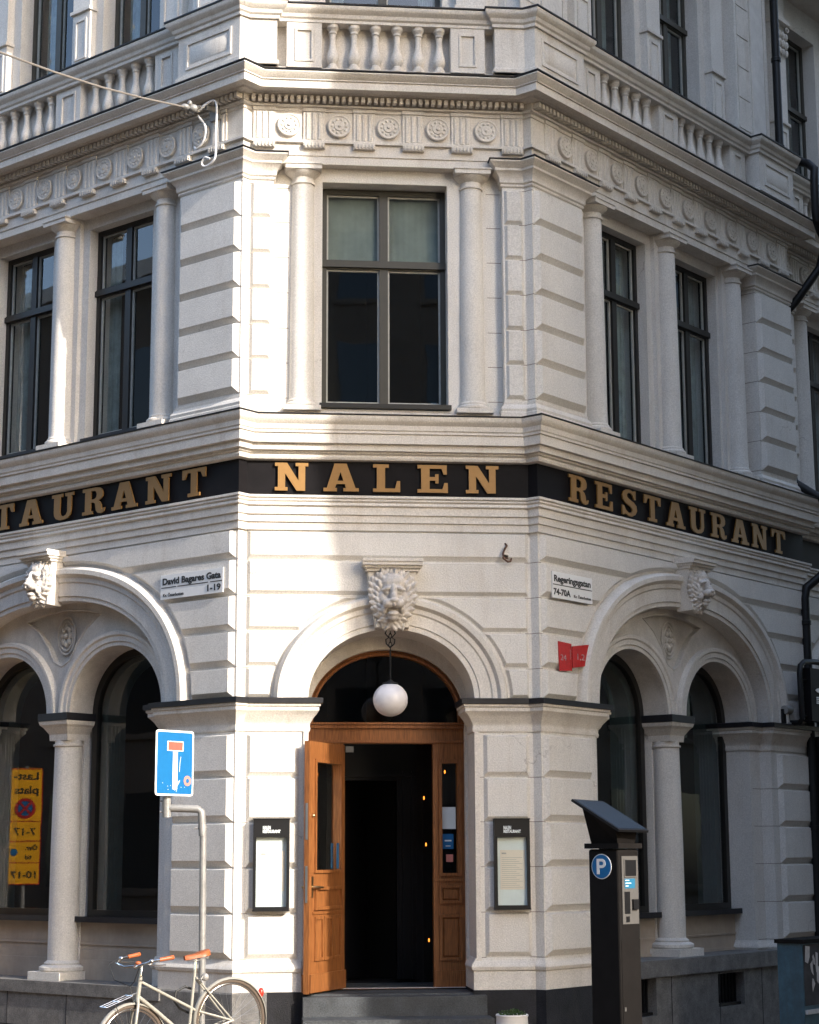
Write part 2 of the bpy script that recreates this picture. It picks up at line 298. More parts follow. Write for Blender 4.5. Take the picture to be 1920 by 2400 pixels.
# ------------------------------------------------------------------ curves
def sup(c, z0, a, b, e=2.0, n=40, t0=0, t1=math.pi):
    out = []
    for i in range(n+1):
        t = t0+(t1-t0)*i/n; ct, st = math.cos(t), math.sin(t)
        x = a*math.copysign(abs(ct)**(2/e), ct); z = b*abs(st)**(2/e)
        gx = math.copysign(abs(x/a)**(e-1), x)/a; gz = abs(z/b)**(e-1)/b; l = math.hypot(gx, gz) or 1
        out.append(((c+x, z0+z), (gx/l, gz/l)))
    return out
def pts(cv): return [c for c, k in cv]
def supx(c, z0, a, b, e, z):     # half width at height z
    if z <= z0: return a
    if z >= z0+b: return 0
    return a*(1-((z-z0)/b)**e)**(1/e)
def archrect(c, zb, zs, a, b, e=2.0, n=28):   # opening polygon with arch head
    return [(c+a, zb)]+pts(sup(c, zs, a, b, e, n))+[(c-a, zb)]
# ------------------------------------------------------------------ restaurant building
B = thing('restaurant_building', (0, 0, 0), 'cream plastered corner restaurant with gold letters on a black band and an arched wooden doorway', 'building')
B['_id'] = 1
UE, UX = 5.64, 11.0
WP = [FL(UX, -.05, 0), FL(UE, -.05, 0), FL(UE, .1, 0), FL(0, .1, 0), FC(XL, 0, 0), FC(XR, 0, 0), FR(0, .1, 0), FR(UE, .1, 0), FR(UE, -.05, 0), FR(UX, -.05, 0)]
CC = .075
BIG = dict(c=2.83, zs=3.41, a=2.18, b=1.50, e=2.3)
SPR = 3.41
wall = MB(); rust = MB(); trim = MB(); cap = MB()
# corner piers, lower storey (plan prisms)
def V2(p): return (p.x, p.y)
LOWZ = .60
wall.plan([V2(FC(.90, 0, 0)), V2(FC(XR, 0, 0)), V2(FR(0, .1, 0)), V2(FR(.97, .1, 0)), V2(FR(.97, -.65, 0)), (.90, 1.3)], LOWZ, SPR)
wall.plan([V2(FC(-.745, 0, 0)), V2(FC(XL, 0, 0)), V2(FL(0, .1, 0)), V2(FL(.97, .1, 0)), V2(FL(.97, -.65, 0)), (-.745, 1.3)], LOWZ, SPR)
# corner, arch storey and door wall
DA = dict(c=CC, z0=SPR, a=.825, b=.70, e=2.05)
outer = [(XL, SPR), (CC-.825, SPR)]+pts(sup(n=36, **DA))[::-1]+[(CC+.825, SPR), (XR, SPR), (XR, 5.3), (XL, 5.3)]
o2 = [(XL, SPR)]+pts(sup(n=36, **DA))[::-1]+[(XR, SPR), (XR, 5.3), (XL, 5.3)]
wall.plate(FC, o2, [], 0, -.66)
for F in (FL, FR):
    for du, do in ((0, 0), (5.1, -.15)):
        G = F.sub(du, do); u0_ = 0 if du == 0 else .54
        cv = sup(2.83, SPR, 1.82, 1.20, 2.3, 48)
        wall.plate(G, [(u0_, SPR)]+pts(cv)[::-1]+[(5.64, SPR), (5.64, 5.3), (u0_, 5.3)], [], .1, -.30)
        # tympanum with two arches
        out = [(.95, SPR), (.95, 4.9), (4.71, 4.9), (4.71, SPR)]
        ty = MB()
        hl = [pts(sup(2.83-s_*.905, SPR-.0, .715, .68, 2.05, 30)) for s_ in (1, -1)]
        poly = [(.95, 4.9), (.95, SPR)]+hl[0][::-1]+hl[1][::-1]+[(4.71, SPR), (4.71, 4.9)]
        tri = [(2.83-.62, 4.46), (2.83-.35, 4.52), (2.83, 4.545), (2.83+.35, 4.52), (2.83+.62, 4.46), (2.83+.40, 4.33), (2.83+.24, 4.16), (2.83+.13, 3.99), (2.83, 3.93), (2.83-.13, 3.99), (2.83-.24, 4.16), (2.83-.40, 4.33)]
        ty.plate(G, poly, [tri], -.07, -.14); ty.plate(G, poly, [], -.14, -.57)
        # sunk panel bead and rosette
        ty.tube([G(x, -.072, z) for x, z in tri], .012, 6, True)
        for r_ in (.165, .13): ty.tube([G(2.83+r_*.86*math.cos(a), -.125, 4.27+r_*1.25*math.sin(a)) for a in [2*math.pi*k/24 for k in range(24)]], .012, 6, True)
        for k in range(8):
            a = 2*math.pi*k/8; ty.ell(G(2.83+.065*math.cos(a), -.13, 4.27+.09*math.sin(a)), (.03, .03, .04))
        ty.ell(G(2.83, -.12, 4.27), (.03, .03, .03))
        ty.build('arch_panel', 'tymp', B)
        # archivolts
        av = MB()
        av.arcsweep(G, sup(2.83, SPR, 1.82, 1.20, 2.3, 60), [(0, .05), (0, .135), (.05, .135), (.052, .15), (.19, .15), (.205, .165), (.25, .165), (.285, .21), (.335, .21), (.36, .17), (.375, .10), (.375, .05)])
        for s_ in (1, -1):
            av.arcsweep(G, sup(2.83-s_*.905, SPR, .715, .68, 2.05, 40), [(0, -.10), (0, -.035), (.045, -.035), (.047, -.022), (.10, -.022), (.115, -.005), (.15, -.005), (.165, -.05), (.165, -.10)])
        av.build('arch_moulding', 'trim', B)
        # inner responds, far pier
        for a, b in ((.97, 1.215), (4.445, 4.69)): wall.box(G, a, b, -.6, -.05, LOWZ, SPR)
        wall.box(G, 4.69, 5.64, -.65, .1, LOWZ, SPR)
        if du: wall.box(G, .55, .97, -.65, .1, LOWZ, SPR)
        # pier behind the middle column and spandrel walls under the windows
        wall.box(G, 2.69, 2.97, -.6, -.30, LOWZ, SPR)
        sp = MB(); sp.box(G, 1.2, 4.46, -.60, -.32, LOWZ, 1.235)
        for a, b in ((1.2, 2.69), (2.97, 4.46)):
            sp.box(G, a+.02, b-.02, -.32, -.305, .98, 1.0); sp.box(G, a+.02, b-.02, -.32, -.30, LOWZ, .83)
        sp.build('window_apron', 'spand', B)
# door archivolt
av = MB().arcsweep(FC, sup(CC, SPR, .825, .70, 2.05, 48), [(0, -.02), (0, .05), (.055, .05), (.057, .062), (.17, .062), (.185, .078), (.23, .078), (.26, .12), (.31, .12), (.335, .08), (.345, .02), (.345, -.02)])
av.build('arch_moulding', 'trim', B)
# --- rustication
H_, C_ = .04, .034
def course(F, u0_, u1, z0, z1, o, arch=None, h=H_, c=C_):
    """blocks between u0 and u1, cut by arch dict -> up to two cushions"""
    cb, ct = c*1.35, .014
    if not arch: rust.cushion(F, u0_, u1, z0, z1, o, h, c, cb, ct); return
    A = dict(arch); cc, zs, a, b, e = A['c'], A['zs'], A['a'], A['b'], A['e']
    if z0 >= zs+b: rust.cushion(F, u0_, u1, z0, z1, o, h, c, cb, ct); return
    for sd in (-1, 1):
        if sd < 0 and u0_ >= cc-.02: continue
        ue = u0_ if sd < 0 else u1
        def poly(ins):
            za, zb = (z0+cb, z1-ct) if ins > .01 else (z0, z1); ug = ue+ins*(1 if sd < 0 else -1); P = [(ug, za)]
            n = 14; top = zs+b+ins
            for i in range(n+1):
                z = za+(zb-za)*i/n
                if z < top-1e-4: P.append((cc+sd*(supx(cc, zs, a+ins, b+ins, e, z)), z))
                else: P.append((cc+sd*.0, z))
            P.append((ug, zb)); return P
        p0, p1 = poly(.001), poly(c)
        bad = any((sd*(x-p1[0][0]) > -.01) for x, z in p1[1:-1])
        if bad: continue
        rust.loft2(F, p0, p1, o-.01, o+h)
ZC = [(4.81, 5.10), (4.45, 4.80), (4.09, 4.44), (3.735, 4.08), (3.42, 3.725)]
ZL = [(2.66, 3.07), (2.225, 2.65), (1.79, 2.215), (1.355, 1.78), (.925, 1.345)]
for F, s_ in ((FR, 1), (FL, -1)):
    for z0, z1 in ZC:
        for du, do, ua in ((0, 0, .02), (5.1, -.15, .56)):
            course(F.sub(du, do), ua, 5.62, z0, z1, .1, dict(c=2.83, zs=SPR, a=2.215, b=1.585, e=2.3), h=.055, c=.045)
    for z0, z1 in ZL:
        course(F, .02, .86, z0, z1, .1, h=.055, c=.045); course(F, 4.83, 5.62, z0, z1, .1, h=.055, c=.045)
        course(F.sub(5.1, -.15), 4.83, 5.62, z0, z1, .1); course(F.sub(5.1, -.15), .56, .86, z0, z1, .1)
for z0, z1 in ZC: course(FC, XL+.02, XR-.02, z0, z1, 0, dict(c=CC, zs=SPR, a=1.185, b=1.055, e=2.05))
for z0, z1 in ZL:
    course(FC, .99, 1.45, z0, z1, 0); course(FC, -1.35, -.84, z0, z1, 0)
# --- lower base moulding, impost (paths that wrap the piers)
def pierpaths(a, b):      # a: centre jamb depth
    out = [[FC(.90, -.45, 0), FC(.90, 0, 0), FC(XR, 0, 0), FR(0, .1, 0), FR(.97, .1, 0), FR(.97, -.05, 0), FR(1.215, -.05, 0), FR(1.215, -.55, 0)],
           [FL(1.215, -.55, 0), FL(1.215, -.05, 0), FL(.97, -.05, 0), FL(.97, .1, 0), FL(0, .1, 0), FC(XL, 0, 0), FC(-.745, 0, 0), FC(-.745, -.45, 0)],
           [FR(4.445, -.55, 0), FR(4.445, -.05, 0), FR(4.69, -.05, 0), FR(4.69, .1, 0), FR(UE, .1, 0), FR(UE, -.05, 0), FR(6.05, -.05, 0), FR(6.05, -.3, 0)],
           [FL(6.05, -.3, 0), FL(6.05, -.05, 0), FL(UE, -.05, 0), FL(UE, .1, 0), FL(4.69, .1, 0), FL(4.69, -.05, 0), FL(4.445, -.05, 0), FL(4.445, -.55, 0)]]
    return out
imp = [(-.04, 3.10), (.012, 3.10), (.018, 3.13), (.012, 3.15), (.015, 3.18), (.03, 3.20), (.05, 3.24), (.085, 3.285), (.10, 3.30), (.10, 3.335), (.115, 3.345), (.115, 3.375), (-.04, 3.375)]
impf = [(-.04, 3.374), (.128, 3.368), (.136, 3.372), (.138, 3.422), (.02, 3.438), (-.04, 3.438)]
base = [(-.04, .612), (.03, .612), (.03, .79), (.045, .80), (.055, .83), (.045, .86), (.02, .885), (.012, .91), (-.04, .91)]
im = MB(); fl = MB()
for p in pierpaths(0, 0):
    MB().sweep(p, imp).build('impost', 'trim', B); fl.sweep(p, impf); MB().sweep([q if abs(q.x+.745) > .01 else Vector((-.80, q.y, 0)) for q in p if not (abs(q.x+.745) < .01 and q.y > .1)], base).build('pier_base', 'trim', B)
# window respond bases sit on the ledge
# --- string course and entablature sweeps
st = MB()
st.sweep(WP, [(-.2, 5.11), (.028, 5.11), (.028, 5.187), (.045, 5.190), (.045, 5.262), (.062, 5.265), (.062, 5.345), (.085, 5.355), (.085, 5.375), (.078, 5.385), (.095, 5.40), (.095, 5.415), (.085, 5.42), (.105, 5.43), (.105, 5.455), (-.2, 5.457)])
st.sweep(WP, [(-.2, 5.815), (.055, 5.815), (.085, 5.825), (.095, 5.85), (.085, 5.875), (.11, 5.885), (.11, 5.905), (.145, 5.907), (.145, 5.972), (.185, 5.975), (.185, 6.07), (.20, 6.075), (.20, 6.10), (.21, 6.11), (.215, 6.16), (.245, 6.19), (.26, 6.22), (.26, 6.248), (-.2, 6.25)])
st.build('string_course', 'trim', B)
MB().sweep(WP, [(-.2, 5.4575), (.03, 5.4575), (.03, 5.8145), (-.2, 5.8145)]).build('sign_board', 'band', B)
fl.sweep(WP, [(-.2, 6.2505), (.27, 6.2505), (.272, 6.262), (-.2, 6.285)])
# upper floor piers
def UW(F): return ((1.56, 2.60), (3.22, 4.20)) if F is FL else ((1.54, 2.52), (3.14, 4.12))
def UCOL(F): return (1.26, 2.91, 4.42) if F is FL else (1.29, 2.83, 4.37)
ZU0, ZU1 = 6.27, 9.0
wall.plan([V2(FC(1.255, 0, 0)), V2(FC(XR, 0, 0)), V2(FR(0, .1, 0)), V2(FR(.93, .1, 0)), V2(FR(.93, -.3, 0)), (1.255, .5)], ZU0, ZU1)
wall.plan([V2(FC(-1.14, 0, 0)), V2(FC(XL, 0, 0)), V2(FL(0, .1, 0)), V2(FL(.93, .1, 0)), V2(FL(.93, -.3, 0)), (-1.14, .5)], ZU0, ZU1)
wall.plate(FC, [(-1.2, ZU0), (1.3, ZU0), (1.3, ZU1), (-1.2, ZU1)], [[(-.625, 6.40), (.685, 6.40), (.685, 8.84), (-.625, 8.84)]], -.12, -.40)
for F in (FL, FR):
    for du, do in ((0, 0), (5.1, -.15)):
        G = F.sub(du, do)
        wall.plate(G, [(.5, ZU0), (5.3, ZU0), (5.3, ZU1), (.5, ZU1)], [[(a, 6.42), (b, 6.42), (b, 8.86), (a, 8.86)] for a, b in UW(F)], -.10, -.45)
        wall.box(G, 4.73, 5.64, -.3, .1, ZU0, ZU1)
        for u_ in UCOL(F): wall.box(G, u_-.20, u_+.20, -.12, -.045, ZU0, ZU1-.01)
        if du: wall.box(G, .55, .93, -.3, .1, ZU0, ZU1)
ZUP = [(8.39, 8.76), (8.01, 8.38), (7.63, 8.00), (7.25, 7.62), (6.88, 7.24), (6.51, 6.87)]
for z0, z1 in ZUP:
    for F in (FL, FR):
        course(F, .02, .90, z0, z1, .1, h=.055, c=.045); course(F, 4.76, 5.62, z0, z1, .1, h=.055, c=.045)
        course(F.sub(5.1, -.15), .56, .90, z0, z1, .1); course(F.sub(5.1, -.15), 4.76, 5.62, z0, z1, .1)
    course(FC, 1.275, 1.47, z0, z1, 0, c=.025, h=.035); course(FC, -1.37, -1.16, z0, z1, 0, c=.025, h=.035)
tr2 = MB()
ub = [(-.05, 6.27), (.05, 6.27), (.05, 6.36), (.04, 6.37), (.045, 6.40), (.03, 6.43), (.012, 6.45), (.01, 6.48), (-.05, 6.48)]
uc = [(-.05, 8.80), (.012, 8.80), (.02, 8.815), (.012, 8.83), (.03, 8.845), (.03, 8.865), (.035, 8.90), (.07, 8.95), (.085, 8.96), (.085, 8.985), (.12, 9.02), (.14, 9.04), (.14, 9.055), (-.05, 9.06)]
ufl = [(-.05, 9.0605), (.15, 9.0605), (.152, 9.072), (-.05, 9.10)]
UP = [[FC(1.255, -.12, 0), FC(1.255, 0, 0), FC(XR, 0, 0), FR(0, .1, 0), FR(.93, .1, 0), FR(.93, -.1, 0)],
      [FL(.93, -.1, 0), FL(.93, .1, 0), FL(0, .1, 0), FC(XL, 0, 0), FC(-1.14, 0, 0), FC(-1.14, -.12, 0)],
      [FR(4.73, -.1, 0), FR(4.73, .1, 0), FR(UE, .1, 0), FR(UE, -.05, 0), FR(6.03, -.05, 0), FR(6.03, -.25, 0)],
      [FL(6.03, -.25, 0), FL(6.03, -.05, 0), FL(UE, -.05, 0), FL(UE, .1, 0), FL(4.73, .1, 0), FL(4.73, -.1, 0)]]
for p in UP: MB().sweep(p, ub).build('pier_base', 'trim', B); MB().sweep(p, uc).build('pier_capital', 'trim', B); fl.sweep(p, ufl)
# sill plinth between piers (upper floor)
sp = MB()
for F in (FL, FR):
    for du, do in ((0, 0), (5.1, -.15)): sp.box(F.sub(du, do), .9, 4.75, -.12, .02, 6.26, 6.335)
sp.box(FC, -1.15, 1.26, -.14, -.01, 6.26, 6.345)
sp.build('sill_course', 'trim', B)
# entablature
en = MB()
en.sweep(WP, [(-.55, 8.99), (0, 8.99), (0, 9.075), (.012, 9.08), (.012, 9.205), (.045, 9.21), (.045, 9.24), (-.55, 9.24)])
en.sweep(WP, [(-.3, 9.241), (0, 9.241), (0, 9.56), (.012, 9.565), (.012, 9.60), (.05, 9.605), (.055, 9.625), (-.3, 9.63)])
en.build('architrave', 'trim', B)
co = MB()
co.sweep(WP, [(-.3, 9.6305), (.06, 9.6305), (.045, 9.6380), (.045, 9.6980), (.135, 9.7100), (.15, 9.7260), (.25, 9.7300), (.25, 9.7140), (.27, 9.7140), (.27, 9.7940), (.285, 9.7980), (.285, 9.8100), (.30, 9.8220), (.335, 9.8660), (.335, 9.8780), (-.3, 9.8860)])
def dent(F, a, b, o, st_=.066, w_=.040):
    n = int((b-a)/st_)
    for i in range(n+1):
        u = a+(b-a)*i/n; co.box(F, u-w_/2, u+w_/2, o+.03, o+.125, 9.640, 9.697)
dent(FC, XL+.03, XR-.03, 0); dent(FR, .0, UE+.02, .1); dent(FL, .0, UE+.02, .1); dent(FR, UE+.2, UX, -.05); dent(FL, UE+.2, UX, -.05)
co.build('cornice', 'trim', B)
fl.sweep(WP, [(-.3, 9.8865), (.345, 9.8865), (.348, 9.899), (-.3, 9.92)])
# frieze ornaments
fr = MB()
def disc(F, u, o, z, r=.122):
    n = 28
    for ra, rb, h0, h1 in ((r, r, 0, .035), (r*.8, r*.74, .03, .022), (r*.5, r*.45, .022, .045), (r*.22, r*.12, .03, .06)):
        fr.loft2(F, [(u+ra*math.cos(2*math.pi*k/n), z+ra*math.sin(2*math.pi*k/n)) for k in range(n)], [(u+rb*.97*math.cos(2*math.pi*k/n), z+rb*.97*math.sin(2*math.pi*k/n)) for k in range(n)], o-.005+(h0 if ra == rb else 0), o+max(h0, h1)*.85+.004)
    fr.tube([F(u+r*.93*math.cos(2*math.pi*k/n), o+.03, z+r*.93*math.sin(2*math.pi*k/n)) for k in range(n)], .012, 6, True)
    for k in range(10): a = 2*math.pi*k/10; fr.ell(F(u+r*.62*math.cos(a), o+.03, z+r*.62*math.sin(a)), (.016, .016, .016), seg=6, rings=4)
def trig(F, u, o, w_=.225):
    fr.box(F, u-w_/2, u+w_/2, o-.01, o+.018, 9.242, 9.56)
    fr.box(F, u-w_/2-.006, u+w_/2+.006, o-.01, o+.030, 9.562, 9.6)
    for k in range(3): a = u-w_/2+.018+k*(w_-.036)/3; b = a+(w_-.036)/3; fr.cushion(F, a+.006, b-.006, 9.243, 9.55, o+.018, .014, .012)
    fr.box(F, u-w_/2, u+w_/2, o-.01, o+.062, 9.17, 9.204)
    fr.box(F, u-w_/2, u+w_/2, o-.01, o+.055, 9.15, 9.17)
    for k in range(6): a = u-w_/2+.02+k*(w_-.04)/5; fr.box(F, a-.007, a+.007, o+.05, o+.068, 9.155, 9.205)
for c in (-1.245, -.725, -.20, .317, .832, 1.365): trig(FC, c, 0)
for c in (-.985, -.46, .058, .575, 1.09): disc(FC, c, 0, 9.405)
for F in (FR, FL):
    for k in range(11):
        if .25+.51*k < 5.6: trig(F, .35+.51*k, .1)
    for k in range(10): disc(F, .605+.51*k, .1, 9.405)
    for k in range(10): trig(F, 6.1+.51*k, -.05); disc(F, 5.85+.51*k, -.05, 9.405)
fr.build('frieze', 'trim', B)
# parapet
pp = MB()
pp.sweep(WP, [(-.3, 9.9000), (.04, 9.9000), (.04, 10.0333), (.0, 10.0467), (.0, 10.0600), (-.3, 10.0600)])
pp.sweep(WP, [(-.5, 10.0600), (-.13, 10.0600), (-.13, 10.5629), (-.5, 10.5629)])
pp.sweep(WP, [(-.4, 10.5629), (.02, 10.5629), (.02, 10.5950), (.04, 10.6111), (.05, 10.6485), (.09, 10.6806), (.10, 10.7020), (.10, 10.7287), (-.4, 10.7341)])
def ped(F, a, b, o0, o1):
    pp.box(F, a, b, o0-.2, o1, 10.0467, 10.5843); m = .07
    if b-a > .25:
        # sunk panel look: raised frame
        pp.plate(F, [(a+.002, 10.0600), (b-.002, 10.0600), (b-.002, 10.5629), (a+.002, 10.5629)], [[(a+m+.02, 10.1242), (b-m-.02, 10.1242), (b-m-.02, 10.4987), (a+m+.02, 10.4987)]], o1-.01, o1+.012)
        pp.plate(F, [(a+m+.02, 10.1242), (b-m-.02, 10.1242), (b-m-.02, 10.4987), (a+m+.02, 10.4987)], [[(a+m+.045, 10.1510), (b-m-.045, 10.1510), (b-m-.045, 10.4719), (a+m+.045, 10.4719)]], o1-.01, o1+.022)
ped(FC, -1.02, -.645, -.05, .0); ped(FC, .72, 1.09, -.05, .0)
balus = []
balus += [(FC, x, -.05) for x in (-.529, -.302, -.074, .154, .381, .606)]
fb = MB()
for F in (FL, FR):
    for du, do in ((0, 0), (5.1, -.15)):
        G = F.sub(du, do)
        ped(G, 1.02, 1.39, -.05, .07); ped(G, 2.62, 3.05, -.05, .07); ped(G, 4.28, 4.66, -.05, .07)
        for k in range(5):
            balus.append((G, 1.53+.2225*k, .03)); balus.append((G, 3.19+.2225*k, .03))
# corner blocks of parapet project
for path in ([FC(1.19, -.1, 0), FC(1.19, .05, 0), FC(XR+.02, .05, 0), FR(0, .17, 0), FR(.93, .17, 0), FR(.93, -.1, 0)], [FL(.93, -.1, 0), FL(.93, .17, 0), FL(0, .17, 0), FC(XL-.02, .05, 0), FC(-1.12, .05, 0), FC(-1.12, -.1, 0)],
             [FR(4.73, -.1, 0), FR(4.73, .24, 0), FR(UE-.02, .24, 0), FR(UE-.02, -.1, 0)], [FL(UE-.02, -.1, 0), FL(UE-.02, .24, 0), FL(4.73, .24, 0), FL(4.73, -.1, 0)]):
    pp.sweep(path, [(-.12, 10.0611), (.0, 10.0611), (.0, 10.5843), (-.12, 10.5843)])
    pp.sweep(path, [(-.12, 10.0611), (.02, 10.0611), (.02, 10.1028), (.0, 10.1135), (-.12, 10.1135)])
    pp.sweep(path, [(-.3, 10.5640), (.025, 10.5640), (.025, 10.6004), (.045, 10.6164), (.055, 10.6539), (.095, 10.6860), (.105, 10.7074), (.105, 10.7362), (-.3, 10.7384)])
    fl.sweep(path, [(-.3, 10.7389), (.115, 10.7389), (.117, 10.7555), (-.3, 10.7769)])
def panel(mb, F, a, b, z0, z1, o):
    mb.plate(F, [(a, z0), (b, z0), (b, z1), (a, z1)], [[(a+.03, z0+.03), (b-.03, z0+.03), (b-.03, z1-.03), (a+.03, z1-.03)]], o-.01, o+.014)
    mb.cushion(F, a+.06, b-.06, z0+.06, z1-.06, o, .006, .01)
for F in (FR, FL): panel(pp, F, .12, .80, 10.1670, 10.4773, .17); panel(pp, F, 4.85, 5.5, 10.1670, 10.4773, .24)
pp.build('parapet', 'trim', B)
fl.sweep(WP, [(-.5, 10.7346), (.112, 10.7346), (.114, 10.7491), (-.5, 10.7769)])
fl.build('roof_flashing', 'flash', B)
b0 = None
bprof = [(.055, 0), (.055, .03), (.04, .035), (.042, .05), (.034, .06), (.05, .085), (.060, .12), (.055, .16), (.040, .21), (.030, .27), (.028, .33), (.031, .375), (.040, .38), (.040, .395), (.034, .40), (.050, .43), (.055, .435), (.055, .475)]
for F, u, o in balus:
    if b0 is None:
        mb = MB(); mb.lathe((0, 0), bprof, 18); b0 = mb.build('baluster', 'trim', B, 40); bo = b0
    else:
        bo = b0.copy(); COL.objects.link(bo); bo.parent = B
    p = F(u, o, 10.058); bo.location = p; bo.scale = (1.12, 1.12, 1.075)
# columns ------------------------------------------------------------
def column(F, u, o, z0, z1, r, lower):
    c = F(u, o, 0)
    if lower:
        sh = MB().lathe(V2(c), [(r, z0+.1), (r, z0+.4), (r*.99, (z0+z1)/2), (r*.92, z1-.34), (r*.92, z1-.26)], 32)
        o_ = sh.build('column', 'stucco', B, 40)
        q = MB().box(F, u-.255, u+.255, o-.255, o+.255, z0-.0, z0+.085)
        q.lathe(V2(c), [(r+.07, z0+.085), (r+.085, z0+.10), (r+.085, z0+.13), (r+.05, z0+.15), (r+.03, z0+.155), (r+.035, z0+.17), (r+.01, z0+.19), (r, z0+.20), (r-.03, z0+.22)], 32); q.build('column_base', 'trim', o_)
        k = MB(); zt = z1-.06
        k.lathe(V2(c), [(r*.8, z1-.34), (r*.92+.018, z1-.33), (r*.92+.018, z1-.31), (r*.8, z1-.30)], 32)
        for i, (hw0, hw1, za, zb) in enumerate(((.145, .15, z1-.27, z1-.2), (.15, .195, z1-.2, z1-.13), (.195, .225, z1-.13, z1-.10), (.225, .235, z1-.10, z1-.062))):
            k.add([F(u+a*hw0, o+b*hw0, za) for a, b in ((-1, -1), (1, -1), (1, 1), (-1, 1))]+[F(u+a*hw1, o+b*hw1, zb) for a, b in ((-1, -1), (1, -1), (1, 1), (-1, 1))],
                  [(0, 1, 2, 3), (4, 5, 6, 7), (0, 1, 5, 4), (1, 2, 6, 5), (2, 3, 7, 6), (3, 0, 4, 7)])
        k.build('capital', 'trim', o_)
        MB().box(F, u-.24, u+.24, o-.24, o+.24, z1-.061, z1+.02).build('capital_cover', 'flash', o_)
    else:
        sh = MB().lathe(V2(c), [(r+.005, z0+.13), (r, z0+.3), (r*.99, z0+.9), (r*.95, (z0+z1)/2+.2), (r*.88, z1-.22), (r*.88, z1-.12)], 32)
        o_ = sh.build('column', 'stucco', B, 40)
        q = MB().box(F, u-.19, u+.19, o-.17, o+.19, z0, z0+.05)
        q.lathe(V2(c), [(r+.03, z0+.05), (r+.045, z0+.065), (r+.045, z0+.085), (r+.03, z0+.10), (r+.018, z0+.105), (r+.02, z0+.12), (r+.004, z0+.14), (r-.03, z0+.16)], 32); q.build('column_base', 'trim', o_)
        k = MB().lathe(V2(c), [(r*.8, z1-.205), (r*.88+.015, z1-.20), (r*.88+.015, z1-.18), (r*.86, z1-.175), (r*.88, z1-.13), (r*.9+.02, z1-.115), (r+.05, z1-.08), (r+.055, z1-.068), (r, z1-.065)], 32)
        k.box(F, u-.19, u+.19, o-.15, o+.19, z1-.067, z1-.02); k.box(F, u-.2, u+.2, o-.15, o+.20, z1-.02, z1-.002)
        k.build('capital', 'trim', o_)
for x in (-.83, .94): column(FC, x, -.13, 6.345, 8.99, .128, False)
for F in (FL, FR):
    for du, do in ((0, 0), (5.1, -.15)):
        G = F.sub(du, do)
        for u_ in UCOL(F): column(G, u_, -.02, 6.335, 8.99, .128, False)
        column(G, 2.83, -.2, .62 if F is FL else .80, 3.40, .16, True)
# granite plinth
gr = MB()
gr.sweep([FL(UX, .1, 0), FL(0, .1, 0), FC(XL, 0, 0), FC(-1.13, 0, 0)], [(-.5, -1.2), (.04, -1.2), (.04, .60), (.03, .611), (-.5, .611)])
MB().sweep([FC(-1.13, 0, 0), FC(-.745, 0, 0), FC(-.745, -.8, 0)], [(-.5, -1.2), (.038, -1.2), (.038, .60), (.03, .609), (-.5, .609)]).build('dark_plinth', 'darkstone', B)
MB().sweep([FC(.90, -.8, 0), FC(.90, 0, 0), FC(XR, 0, 0), FR(0, .1, 0), FR(1.0, .1, 0)], [(-.3, -1.2), (.035, -1.2), (.035, .60), (.03, .611), (-.3, .611)]).build('dark_plinth', 'darkstone', B)
gr.box(FL, .95, 4.75, -.6, .16, .50, .622)
gr.plate(FR, [(.95, -1.2), (UX, -1.2), (UX, .63), (.95, .63)], [[(1.35, .24), (1.95, .24), (1.95, .62), (1.35, .62)], [(3.22, .24), (3.80, .24), (3.80, .60), (3.22, .60)]], .14, -.15)
gr.box(FR, .95, UX, -.6, .17, .632, .802)
for z in (.25, -.15):
    pass
gr.cur = 1; jt = gr
for u_ in (1.35, 2.35, 3.3, 4.2, 5.1): jt.box(FL, u_-.004, u_+.004, .138, .1425, -1, .50); jt.box(FR, u_+.9-.004, u_+.9+.004, .138, .1425, -1, .62)
jt.box(FL, 0, UX, .138, .1425, .16, .168)
gr.build('granite_plinth', ['granite', 'darkstone'], B)
for a, b in ((1.35, 1.95), (3.22, 3.80)):
    gl = MB()
    gl.box(FR, a, b, .0, .03, .24, .62); gl.box(FR, a+.02, b-.02, .03, .10, .245, .275)
    for k in range(8): gl.box(FR, a+.04+k*(b-a-.08)/7-.006, a+.04+k*(b-a-.08)/7+.006, .03, .045, .27, .61)
    gl.build('cellar_grating', 'black', B)
stp = MB()
stp.box(FC, -.745, .90, -1.6, -.02, .1, .585)
stp.box(FC, -.79, .98, -.2, .16, -1.2, .57); stp.box(FC, -.80, 1.0, .16, .50, -1.2, .385); stp.box(FC, -.80, 1.0, .50, .85, -1.2, .20)
stp.build('entrance_step', 'stepstone', B)
wall.build('wall', 'stucco', B)
rust.cur = 1
